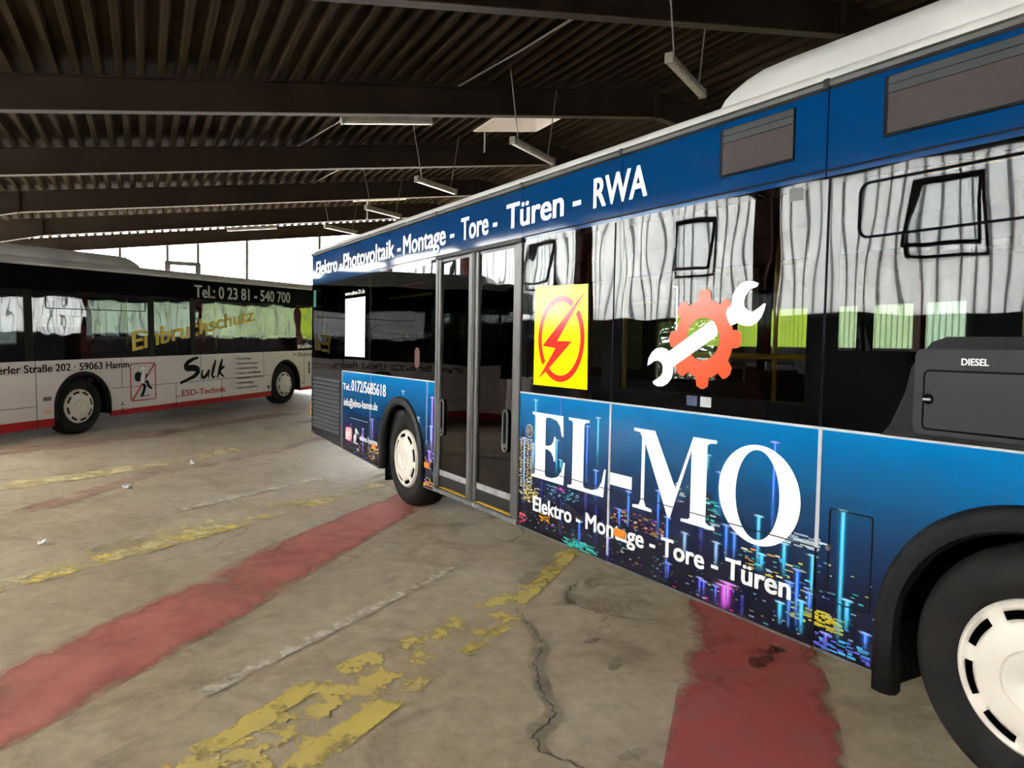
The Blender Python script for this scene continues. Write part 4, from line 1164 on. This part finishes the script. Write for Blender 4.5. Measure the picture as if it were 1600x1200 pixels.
for x in (2.75, 3.55, 4.45):
    for y in (1.72, 2.17): seat(BUS, x, y, .80, 1)
seat(BUS, 4.55, .36, .80, -1); seat(BUS, 3.75, .36, .80, -1); seat(BUS, 6.3, .36, 1.0, 1); seat(BUS, 6.3, 2.1, 1.0, 1); seat(BUS, 5.5, 2.1, 1.0, 1)
rail(BUS, [(3.55, .42, 1.62), (4.45, .42, 1.62), (4.62, .42, 1.62), (4.66, .42, 1.57), (4.66, .42, 1.40), (4.74, .40, 1.32), (4.86, .36, 1.22)])
for x, y in ((-.55, .95), (.75, 1.75), (2.36, .95), (3.36, 1.55), (5.58, .45), (4.95, 1.6), (6.9, 1.0)):
    rail(BUS, [(x, y, 1.1 if 5.3 < x < 6.5 or x < 0 else .37), (x, y, 2.62)])
rail(BUS, [(-2.8, .95, 2.28), (.7, .95, 2.28)])
rail(BUS, [(5.30, .14, 2.41), (5.95, .14, 2.41)], .016, mat('amber_reflection', (.95, .42, .03), .4))  # amber bar standing in for a lamp's reflection in the glass
rail(BUS, [(-.75, .30, 2.30), (-.2, .30, 2.30)], .014, M['red_rail'])
mb = MB(); mb.rbox(5.05, 5.10, .95, 1.65, .37, 2.2, .02); mb.rbox(6.95, 7.0, 1.5, 2.42, .37, 2.3, .02); mb.build('partition', M['inside_dark'], BUS)

# ---- the print: light beams, windows of the city, dark hills
mb = MB(); mb.c = []
def pq(pts, cols):
    o = len(mb.v); mb.v += pts; mb.c += cols; mb.f.append(list(range(o, o + len(pts)))); mb.mi.append(0)
HUE = {'c': srgb(30, 200, 250), 'b': srgb(10, 122, 255), 'w': srgb(140, 190, 245), 'p': srgb(50, 60, 215), 'v': srgb(150, 110, 245), 'm': srgb(215, 60, 230)}
for pts in ([(2.32, .62), (2.32, .90), (2.345, 1.00), (2.36, 1.06), (2.362, 1.12), (2.366, 1.06), (2.385, 1.0), (2.42, .96), (2.46, .80), (2.52, .70), (2.52, .62)], [(2.9, .64), (3.2, .70), (3.45, .77), (3.6, .75), (3.85, .70), (4.0, .78), (4.15, .86), (4.22, .90), (4.30, .88), (4.36, .74), (4.36, .62)]):
    pq([(a, -.0006, b) for a, b in pts], [(*srgb(36, 42, 70), .9)] * len(pts))
rr = random.Random(5)
def lights(x0, x1, z0, z1, n, cols, w=.012, h=.0035, al=.85, y=-.0009):
    for i in range(n):
        x, z = rr.uniform(x0, x1), rr.uniform(z0, z1)
        a, b = w * rr.uniform(.4, 1.5), h * rr.uniform(.7, 1.5)
        c = (*srgb(*rr.choice(cols)), al * rr.uniform(.4, 1))
        pq([(x - a, y, z - b), (x + a, y, z - b), (x + a, y, z + b), (x - a, y, z + b)], [c] * 4)
YEL = [(255, 225, 120), (250, 240, 190), (240, 190, 70)]
COOL = [(120, 220, 240), (60, 210, 200), (200, 230, 255), (90, 130, 255)]
WARM = [(255, 90, 60), (255, 60, 170), (200, 60, 230), (255, 170, 40)]
for cx in (2.345, 2.395, 2.445, 2.49):
    for k in range(30): lights(cx - .014, cx + .014, .60 + k * .0125, .603 + k * .0125, 2, YEL + [(255, 255, 245)], .011, .0030)
lights(2.33, 2.62, .50, .62, 70, YEL, .018, .004)
lights(2.35, 4.95, .31, .62, 170, YEL + COOL + COOL, .008, .0024, .65)
lights(2.35, 4.95, .31, .44, 70, YEL + WARM + COOL, .011, .0026, .75)
lights(4.02, 4.12, .80, .90, 16, [(230, 230, 230), (60, 200, 170)], .016, .003); lights(4.26, 4.36, .68, .86, 34, [(60, 210, 180), (210, 235, 230)], .018, .0035)
lights(4.5, 4.95, .50, .68, 60, YEL + COOL + [(255, 140, 30)], .016, .003)
lights(4.82, 5.10, .40, .47, 60, [(240, 220, 60)], .020, .0035); lights(4.75, 5.02, .74, .80, 44, [(225, 240, 245)], .026, .003)
lights(4.97, 5.26, .31, .70, 36, YEL + COOL + COOL, .010, .0026, .7); lights(4.97, 5.26, .31, .38, 40, [(120, 120, 255), (90, 200, 255)], .018, .004)
lights(2.95, 3.30, .30, .36, 60, [(40, 220, 190), (120, 240, 230)], .030, .003); lights(2.34, 2.42, .31, .40, 20, [(240, 60, 140), (250, 120, 80)], .014, .004)
lights(2.62, 2.74, .40, .46, 20, [(255, 180, 40)], .018, .004); lights(2.85, 2.92, .655, .69, 8, [(230, 60, 200)], .014, .005)
lights(2.7, 3.1, .60, .68, 50, COOL + [(230, 230, 230)], .012, .003, .7); lights(3.45, 3.95, .56, .66, 70, YEL + WARM, .012, .003, .7)
lights(-1.94, -.66, .34, .60, 120, YEL + COOL + WARM, .016, .004, .75); lights(-1.0, -.62, .36, .52, 60, YEL, .018, .004)
lights(.56, .80, .31, .60, 60, YEL + COOL + WARM, .012, .004, .8); lights(.56, .80, .31, .36, 40, YEL + WARM, .02, .004)
for x, z1, z0, c, cap in BEAMS:
    wid = .011 if x > 2 else .018
    if c == 'm': wid = .022
    col = HUE[c]
    hot = tuple(.35 + .65 * q for q in col)
    y = -.0012
    n = 8
    for s, w, al in ((0, wid * 2.4, .45), (1, wid, 1.0), (2, wid * .4, .8)):
        cc = hot if s == 2 else col
        for i in range(n):
            a, b = i / n, (i + 1) / n
            za, zc = z1 + (z0 - z1) * a, z1 + (z0 - z1) * b
            fa, fc = al * (1 - a ** 1.6) + .02, al * (1 - b ** 1.6) + .02
            if not cap: fa, fc = al * .45 * (1 - a * .8), al * .45 * (1 - b * .8)
            yy = y - s * .0002
            for q in (-1, 1):
                pq([(x, yy, za), (x + q * w, yy, za), (x + q * w, yy, zc), (x, yy, zc)], [(*cc, fa), (*cc, 0 if s == 0 else fa * .6), (*cc, 0 if s == 0 else fc * .6), (*cc, fc)])
    if cap:
        for s, (w, h, al) in enumerate(((wid * 4.5, .011, .55), (wid * 2.8, .0055, .95))):
            k = 12
            cen = (x, y - .0007 - s * .0002, z1)
            for i in range(k):
                a, b = 2 * math.pi * i / k, 2 * math.pi * (i + 1) / k
                pq([cen, (x + w * math.cos(a), cen[1], z1 + h * math.sin(a)), (x + w * math.cos(b), cen[1], z1 + h * math.sin(b))], [(*hot, al), (*hot, 0 if s == 0 else al * .5), (*hot, 0 if s == 0 else al * .5)])
mb.build('skyline_print', M['print'], BUS)

# ---- lettering of the blue bus
def serif(poly, x0, x1, z0, z1):
    mb = MB(); mb.flat([(x0 + a * (x1 - x0), z0 + b * (z1 - z0)) for a, b in poly], -.004)
    return mb.build('lettering', M['white'], BUS)
LE = [(0, 0), (.97, 0), (1.0, .33), (.955, .33), (.90, .19), (.79, .095), (.62, .055), (.46, .055), (.42, .08), (.42, .47), (.52, .46), (.60, .43), (.65, .38), (.68, .31), (.72, .31), (.72, .68), (.68, .68), (.65, .60), (.60, .55), (.52, .525), (.42, .52), (.42, .92), (.45, .945), (.58, .945), (.74, .92), (.84, .85), (.90, .70), (.945, .70), (.93, 1), (0, 1), (0, .965), (.08, .955), (.11, .93), (.11, .07), (.08, .045), (0, .035)]
LL = [(0, 0), (.95, 0), (1, .38), (.955, .38), (.90, .20), (.80, .09), (.65, .055), (.47, .055), (.43, .08), (.43, .93), (.46, .955), (.56, .965), (.56, 1), (0, 1), (0, .965), (.09, .955), (.12, .93), (.12, .07), (.09, .045), (0, .035)]
LM = [(0, 0), (.26, 0), (.26, .035), (.18, .05), (.155, .12), (.155, .83), (.46, 0), (.49, 0), (.725, .84), (.725, .07), (.70, .045), (.62, .035), (.62, 0), (1, 0), (1, .035), (.93, .045), (.90, .07), (.90, .93), (.93, .955), (1, .965), (1, 1), (.74, 1), (.55, .36), (.28, 1), (0, 1), (0, .965), (.08, .955), (.11, .90), (.11, .12), (.085, .05), (0, .035)]
serif(LE, 2.500, 2.930, .700, 1.176); serif(LL, 2.965, 3.388, .698, 1.176); serif([(0, 0), (1, 0), (1, 1), (0, 1)], 3.425, 3.645, .795, .872); serif(LM, 3.655, 4.330, .695, 1.176)
mb = MB()
n = 64
for k in range(n):
    a = 2 * math.pi * k / n
    mb.v.append((4.609 + .258 * math.cos(a), -.004, .937 + .250 * math.sin(a)))
    mb.v.append((4.606 + .138 * math.cos(a), -.004, .937 + .224 * math.sin(a)))
for k in range(n):
    q = (k + 1) % n; mb.f.append([2 * k, 2 * q, 2 * q + 1, 2 * k + 1]); mb.mi.append(0)
mb.build('lettering', M['white'], BUS)
lettering('Elektro - Montage - Tore - Türen', 2.530, 4.832, .452, .108, M['white'], BUS, off=.03, zb1=.474, cap1=.108)
for s, a, b in (('Elektro -', -3.09, -1.98), ('Photovoltaik -', -1.93, -.08), ('Montage -', -.02, 1.15), ('Tore -', 1.28, 1.92), ('Türen -', 2.06, 3.05), ('RWA', 3.185, 3.715)):
    lettering(s, a, b, 2.548, .190, M['white'], BUS, y=-.003, off=.028)
lettering('Tel.:', -1.90, -1.60, 1.083, .075, M['white'], BUS)
lettering('0172/5685618', -1.58, -.455, 1.083, .128, M['white'], BUS)
lettering('info@elmo-hamm.de', -1.865, -.70, .885, .092, M['white'], BUS, zb1=.915, cap1=.085)
lettering('www.elmo-24.de', -1.85, -1.15, 2.222, .050, M['white'], BUS, y=-.003)
lettering('elmo.hamm', -1.28, -.70, .525, .062, M['white'], BUS)
mb = MB(); mb.box(-1.62, -1.02, -.003, -.001, .752, .758); mb.build('lettering', M['grey_white'], BUS)
# plain white card in the rear window
mb = MB(); mb.prism([(-1.845, 1.49), (-1.135, 1.49), (-1.135, 2.185), (-1.845, 2.185)], -.003, -.001); recalc(mb.build('white_card', M['white'], BUS))
# the two small round-cornered emblems beside the handle text
mb = MB()
mb.prism(rrect(-1.80, -1.56, .47, .635, .05), -.003, -.001, 0)
for w, h, r in ((.085, .055, .03),):
    o_ = rrect(-1.68 - w, -1.68 + w, .5525 - h, .5525 + h, r)
    for (a, b), (c, d) in zip(o_, o_[1:] + o_[:1]): mb.tube([(a, -.003, b), (c, -.003, d)], .008, 5, 1)
c_ = [(-1.68 + .04 * math.cos(i * .393), .5525 + .027 * math.sin(i * .393)) for i in range(16)]
for (a, b), (c, d) in zip(c_, c_[1:] + c_[:1]): mb.tube([(a, -.003, b), (c, -.003, d)], .007, 5, 1)
recalc(mb.build('camera_emblem', [mat('pink_orange_emblem', (.80, .10, .28), .3, dirt=(6.0, (.95, .40, .10), .45, .6)), M['white']], BUS))
mb = MB()
mb.prism([(-1.440, .52), (-1.405, .52), (-1.405, .645), (-1.440, .645)], -.003, -.001); mb.prism([(-1.405, .645), (-1.33, .600), (-1.33, .575), (-1.405, .605)], -.003, -.001)
mb.prism(arc(-1.455, .525, .045, 0, 360, 14)[:-1], -.003, -.001)
mb.build('note_emblem', M['white'], BUS)
lettering('TikTok', -1.50, -1.33, .462, .022, M['white'], BUS)
# yellow sign with the flash in a ring
mb = MB(); mb.prism([(2.502, 1.374), (3.164, 1.374), (3.150, 2.068), (2.502, 2.086)], -.003, -.0005); ys = recalc(mb.build('yellow_sign', M['sign_yellow'], BUS))
mb = MB()
def ringband(a0, a1, c=(2.842, 1.708), ro=(.283, .298), ri=(.237, .254)):
    n = 40; o = len(mb.v)
    for i in range(n + 1):
        a = R(a0 + (a1 - a0) * i / n)
        mb.v.append((c[0] + ro[0] * math.cos(a), -.0045, c[1] + ro[1] * math.sin(a))); mb.v.append((c[0] + ri[0] * math.cos(a), -.0045, c[1] + ri[1] * math.sin(a)))
    for i in range(n): mb.f.append([o + 2 * i, o + 2 * i + 2, o + 2 * i + 3, o + 2 * i + 1]); mb.mi.append(0)
ringband(58, 219); ringband(231, 401)
mb.flat(BOLT, -.0048)
mb.build('flash_emblem', M['sign_red'], ys)
# gear and spanner
mb = MB(); gc = (4.205, 1.709); n = 8 * 24
ring_o = []
for i in range(n):
    a = 360 * i / n
    ph = ((a + 22.5) % 45) / 45
    rr_ = .268 if abs(ph - .5) < .19 else (.212 if abs(ph - .5) > .29 else .212 + .056 * (.29 - abs(ph - .5)) / .10)
    if abs(ph - .5) < .19: rr_ = .268 - .012 * (abs(ph - .5) / .19) ** 2
    ring_o.append((gc[0] + rr_ * math.cos(R(a)), gc[1] + rr_ * 1.0 * math.sin(R(a))))
for i in range(n):
    a = R(360 * i / n)
    mb.v.append((ring_o[i][0], -.0025, ring_o[i][1])); mb.v.append((gc[0] - .005 + .121 * math.cos(a), -.0025, gc[1] + .115 * math.sin(a)))
for i in range(n):
    q = (i + 1) % n; mb.f.append([2 * i, 2 * q, 2 * q + 1, 2 * i + 1]); mb.mi.append(0)
mb.build('gear_emblem', M['orange_vinyl'], BUS)
mb = MB(); mb.flat(WRENCH_A, -.004); mb.flat(WRENCH_B, -.004)
mb.build('spanner_emblem', M['white'], BUS)

# ---------------------------------------------------------------- the black and white bus (its front is at -x)
B2 = thing('city_bus', 'black and white city bus with red skirt and yellow slanted window lettering, parked behind', 'bus', (SU[0], SU[1], 0), (0, -SU[3], SU[2]), )
X0, X1 = -2.72, 9.20
def p2(poly, m, name='side_panel', y0=0.0, y1=.03):
    mb = MB(); mb.prism(poly, y0, y1); return recalc(mb.build(name, m, B2))
WB2 = 1.285
A1, A2 = 0.05, 5.845
p2([(X0 + .25, .33), (A1 - .56, .33)] + arch_poly(A1, .57, .50, .34) + [(A2 - .6, .36)] + arch_poly(A2, .57, .50, .36) + [(X1, .40), (X1, WB2), (X0 + .25, WB2)], M['white_paint'])
for a, b, za, zc in ((X0 + .25, A1 - .57, .19, .33), (A1 + .57, A2 - .57, .24, .35), (A2 + .57, X1, .28, .39)):
    mb = MB(); mb.box(a, b, .004, .03, za, zc); mb.build('red_skirt', M['red_paint'], B2)
pn2 = [(-2.42, -1.14, 1.49, 2.36), (-.80, 1.52, 1.40, 2.38), (1.66, 2.66, 1.40, 2.40), (2.74, 3.30, 1.40, 2.40), (3.38, 4.76, 1.40, 2.40), (4.86, 6.9, 1.40, 2.40), (7.0, 8.6, 1.40, 2.40)]
pane_band(B2, X0 + .25, X1, WB2, 2.43, pn2, 0.0, M['glass_far'], M['frit_far'])
mb = MB(); mb.box(X0 + .25, X1, .001, .03, 2.43, 2.815); mb.build('top_panel', M['frit_film'], B2)
for x in (-.94, 1.6, 2.7):
    mb = MB(); mb.rbox(x - .07, x + .07, -.014, .01, WB2 + .02, 2.43, .01); mb.build('window_pillar', M['rubber'], B2)
mb = MB()
sl = rrect(-.62, 1.46, 2.14, 2.35, .03, 3)
for (a, b), (c, d) in zip(sl, sl[1:] + sl[:1]): mb.tube([(a, -.003, b), (c, -.003, d)], .008, 5)
mb.build('window_sash', M['seam'], B2)
mb = MB()
for x, za, zc in ((-.84, .2, 1.28), (.88, .74, 1.28), (2.21, .25, .75), (2.91, .74, 1.28), (3.54, .25, .75), (4.99, .74, 1.28), (6.62, .4, 1.28)): mb.box(x - .005, x + .005, -.0015, .002, za, zc)
for a, b, z in ((A1 + .58, A2 - .58, .74), (X0 + .3, -.84, .55)): mb.box(a, b, -.0015, .002, z - .004, z + .004)
mb.build('panel_joint', M['seam'], B2)
mb = MB()
for i in range(6): mb.rbox(6.80, 6.88, -.006, .01, .70 + i * .05, .735 + i * .05, .006)
mb.build('side_vent', M['void'], B2)
mb = MB(); mb.prism([(.03, 2.815), (0, 2.818), (-.012, 2.83), (-.012, 2.855), (.03, 2.87)], X0 + .2, X1, 0, 'x'); mb.prism([(W - .03, 2.815), (W, 2.818), (W + .012, 2.83), (W + .012, 2.855), (W - .03, 2.87)], X0 + .2, X1, 0, 'x')
mb.build('gutter', M['roof_white'], B2)
roof(B2, X0, X1 + .08, M['roof_white'])
ac_pod(B2, -2.1, 1.62, M['roof_white'], top=3.16)
arch_flare(B2, A1, .575, .52, .50, .30, M['rubber']); arch_flare(B2, A2, .575, .52, .50, .30, M['rubber'])
wheel(B2, 0.0); wheel(B2, A2); wheel(B2, 0.0, W - .03, 1); wheel(B2, A2, W - .03, 1)
for x, z, w, h, m in ((-.65, .66, .14, .065, 'dark_red'), (-.65, .45, .10, .035, 'orange'), (6.56, .46, .07, .025, 'dark_red')):
    mb = MB(); mb.rbox(x - w / 2, x + w / 2, -.012, 0, z - h / 2, z + h / 2, .006); mb.build('side_reflector', M[m], B2)
mb = MB(); mb.box(X0 + .25, X1, W - .03, W, .30, WB2); mb.build('side_panel', M['white_paint'], B2)
pane_band(B2, X0 + .25, X1, WB2, 2.43, [(a, b, 1.40, 2.40) for a, b in ((-2.4, -1.0), (-.8, 1.0), (1.15, 2.6), (2.75, 4.3), (4.45, 5.7), (5.85, 7.2), (7.35, 8.9))], W - .012, M['glass_far'], M['frit_far'])
mb = MB(); mb.box(X0 + .25, X1, W - .03, W - .001, 2.43, 2.815); mb.build('top_panel', M['frit_film'], B2)
mb = MB(); ft = foot(X1, 1); mb.prism(ft, .40, 1.30, 0, 'z'); mb.prism(ft, 1.30, 2.865, 1, 'z'); mb.build('rear_end', [M['white_paint'], M['frit_film']], B2)
ff = [(X0 + .25, 0), (X0 + .12, .02), (X0 + .03, .12), (X0, .35), (X0, W - .35), (X0 + .03, W - .12), (X0 + .12, W - .02), (X0 + .25, W)]
mb = MB(); mb.prism(ff, .32, 1.02, 0, 'z'); mb.prism(ff, .19, .32, 2, 'z'); mb.prism(ff, 2.40, 2.865, 1, 'z'); recalc(mb.build('front_end', [M['white_paint'], M['frit_film'], M['red_paint']], B2))
mb = MB()
for (a, b), (c, d) in zip(ff, ff[1:]): mb.add([(a, b, 1.02), (c, d, 1.02), (c, d, 2.40), (a, b, 2.40)], [(0, 1, 2, 3)])
mb.build('windscreen', M['glass'], B2)
for y in (.34, W - .34):
    mb = MB(); mb.rbox(X0 - .02, X0 + .05, y - .17, y + .17, .62, .86, .03); mb.build('headlamp', M['alu_light'], B2)
for y, s in ((-.02, -1), (W + .02, 1)):
    mb = MB(); mb.tube([(X0 + .12, y - s * .10, 2.50), (X0 - .12, y + s * .10, 2.48), (X0 - .16, y + s * .16, 2.25)], .02, 8, 0)
    mb.rbox(X0 - .24, X0 - .10, y + s * .16 - .10, y + s * .16 + .10, 1.78, 2.30, .04, 0)
    mb.build('wing_mirror', M['grille'], B2)
mb = MB(); mb.box(X0 + .3, X1 - .05, .55, 1.95, .26, .34); mb.build('underbody', M['void'], B2)
interior(B2, X0 + .25, X1)
for x in (.55, 1.35, 2.2, 3.0, 3.9, 4.7, 5.6, 6.6, 7.6):
    for y in (.38, .83, 1.75, 2.18): seat(B2, x, y, .86, -1)
mb = MB(); mb.rbox(-.62, .40, .30, .36, .4, 1.86, .03, 0); mb.build('partition', M['seat'], B2)
rail(B2, [(-.55, .30, 1.86), (-.45, .30, 2.02), (.30, .30, 2.02), (.40, .30, 1.86)], .025, M['grille'])
for x in (1.62, 2.7, 4.1, 5.2): rail(B2, [(x, .6, .37), (x, .6, 2.6)])
# its lettering
lettering('Werler Straße 202 · 59063 Hamm', -1.70, 1.045, 1.100, .125, M['black_vinyl'], B2, off=.022)
lettering('Tel.: 0 23 81 - 540 700', 2.77, 6.05, 2.46, .255, M['grey_white'], B2, y=-.003, off=.024)
lettering('Einbruchschutz', 1.13, 4.66, 1.395, .36, M['yellow_vinyl'], B2, y=-.003, off=.030, zb1=2.01, cap1=.28)
lettering('sulk-hamm.de', 6.34, 8.30, 1.345, .125, M['white'], B2, y=-.003)
lettering('> Elektro-', 6.15, 7.05, 1.14, .105, M['black_vinyl'], B2, off=.005)
lettering('ESD-Technik', 2.36, 3.665, .462, .118, M['red_vinyl'], B2)
mb = MB()
for i in range(3): mb.box(2.20 + i * .05, 2.235 + i * .05, -.004, -.001, .455, .475)
mb.build('lettering', M['red_vinyl'], B2)
for i, s in enumerate(('> Alarmanlagen', '> Brandmeldeanlagen', '> Videoüberwachung', '> Tresore und Schlösser', '> Mechanische Sicherheit', '> Schließanlagen', '> Elektroinstallation')):
    wd = (.58, .80, .78, .90, .98, .64, .76)[i]
    lettering(s, 3.98, 3.98 + wd, 1.135 - i * .108, .052, M['black_vinyl'], B2, off=.015)
mb = MB()
for si, st in enumerate(SCRIPT):
    C = resample(st, 28); n = 28
    wid = (.056, .036, .040, .042, .036)[si]
    o = len(mb.v)
    for i, p in enumerate(C):
        q = C[min(i + 1, n)] - C[max(i - 1, 0)]; nr = Vector((-q.y, q.x)).normalized()
        w = wid * (.35 + .65 * abs(math.sin(math.pi * (i / n) ** .8)))
        if si == 0: w = wid * (.5 + .7 * math.sin(math.pi * min(1, i / n * 1.1)) ** 2)
        for s in (-1, 1): mb.v.append((p.x + nr.x * w * s, -.004 - .0002 * si, p.y + nr.y * w * s))
    for i in range(n): mb.f.append([o + 2 * i, o + 2 * i + 1, o + 2 * i + 3, o + 2 * i + 2]); mb.mi.append(0)
mb.build('lettering', M['black_vinyl'], B2)
# crossed-out burglar sign
mb = MB()
fx0, fx1, fz0, fz1 = 1.075, 1.675, .475, 1.165
F = lambda a, b: (fx0 + a * (fx1 - fx0), -.004, fz0 + b * (fz1 - fz0))
fo = rrect(fx0, fx1, fz0, fz1, .04, 4)
for (a, b), (c, d) in zip(fo, fo[1:] + fo[:1]): mb.tube([(a, -.003, b), (c, -.003, d)], .010, 5, 0)
mb.tube([F(.05, .02), F(.97, .97)], .014, 5, 0)
def blob(cx, cz, rx, rz, mi): mb.add([(F(cx + rx * math.cos(i * .3927), cz + rz * math.sin(i * .3927))[0], -.0035 - .0002 * mi, F(0, cz + rz * math.sin(i * .3927))[2]) for i in range(16)], [list(range(16))], mi)
blob(.30, .64, .15, .135, 1); blob(.50, .86, .085, .07, 2); blob(.50, .895, .095, .04, 1)
def limb(pts, w, mi):
    for (a, b), (c, d) in zip(pts, pts[1:]): mb.tube([F(a, b), F(c, d)], w, 5, mi)
limb([(.50, .78), (.44, .62), (.46, .46)], .045, 2); limb([(.53, .74), (.64, .66), (.60, .60)], .014, 1); limb([(.43, .72), (.36, .66)], .014, 1)
limb([(.46, .46), (.55, .38), (.50, .22), (.42, .12)], .026, 1); limb([(.50, .48), (.66, .50), (.70, .36), (.82, .30)], .024, 1); limb([(.36, .10), (.74, .115)], .008, 1); limb([(.56, .80), (.58, .70)], .006, 1)
mb.build('burglar_sign', [M['red_vinyl'], M['black_vinyl'], M['white']], B2)
mb = MB()
for i, (a, b) in enumerate(((.42, .48), (.35, .38), (.28, .33))): mb.box(.86, .88, -.003, -.001, a, b); mb.box(.83, .94, -.003, -.001, a, a + .008)
mb.build('small_emblem', M['black_vinyl'], B2)
mb = MB(); mb.prism([(5.10, .46), (5.16, .40), (5.22, .46), (5.20, .50), (5.16, .48), (5.12, .50)], -.004, -.001); mb.build('small_emblem', M['dark_red'], B2)

# ---------------------------------------------------------------- a third bus beyond it, met only in the reflections
B3 = copy_tree(B2, None, skip=('lettering', 'burglar_sign', 'small_emblem'))
B3['label'] = 'plain unlettered bus beyond the black and white one, glimpsed only in door glass reflection'
sx, sy = math.cos(SU[2]), math.sin(SU[2])
B3.location = (SU[0] + 3.0 * sx - sy * -1 * -3.7, SU[1] + 3.0 * sy + sx * -1 * -3.7 * -1, 0)
nx_, ny_ = sy, -sx                                # outward side of the second bus
B3.location = (SU[0] + 3.0 * sx - nx_ * 3.7, SU[1] + 3.0 * sy - ny_ * 3.7, .03)

# labels for parts that look unlike the rest of their bus
for o in bpy.data.objects:
    n = o.name.split('.')[0]
    if o.parent is not None and n in ('hub_cap', 'handrail', 'roof_unit', 'side_reflector', 'destination_display', 'yellow_sign', 'gear_emblem', 'spanner_emblem', 'burglar_sign', 'white_card', 'red_skirt'):
        o['label'] = {'hub_cap': 'cream slotted hub cap', 'handrail': 'yellow handrail', 'roof_unit': 'white roof unit with rounded ends', 'side_reflector': 'small side reflector', 'destination_display': 'dark unlit destination display',
                      'yellow_sign': 'yellow sign with a red flash in a ring', 'gear_emblem': 'orange red gear', 'spanner_emblem': 'white spanner across the gear', 'burglar_sign': 'crossed out burglar in a red frame', 'white_card': 'plain white card in the window', 'red_skirt': 'red lower skirt strip'}[n]
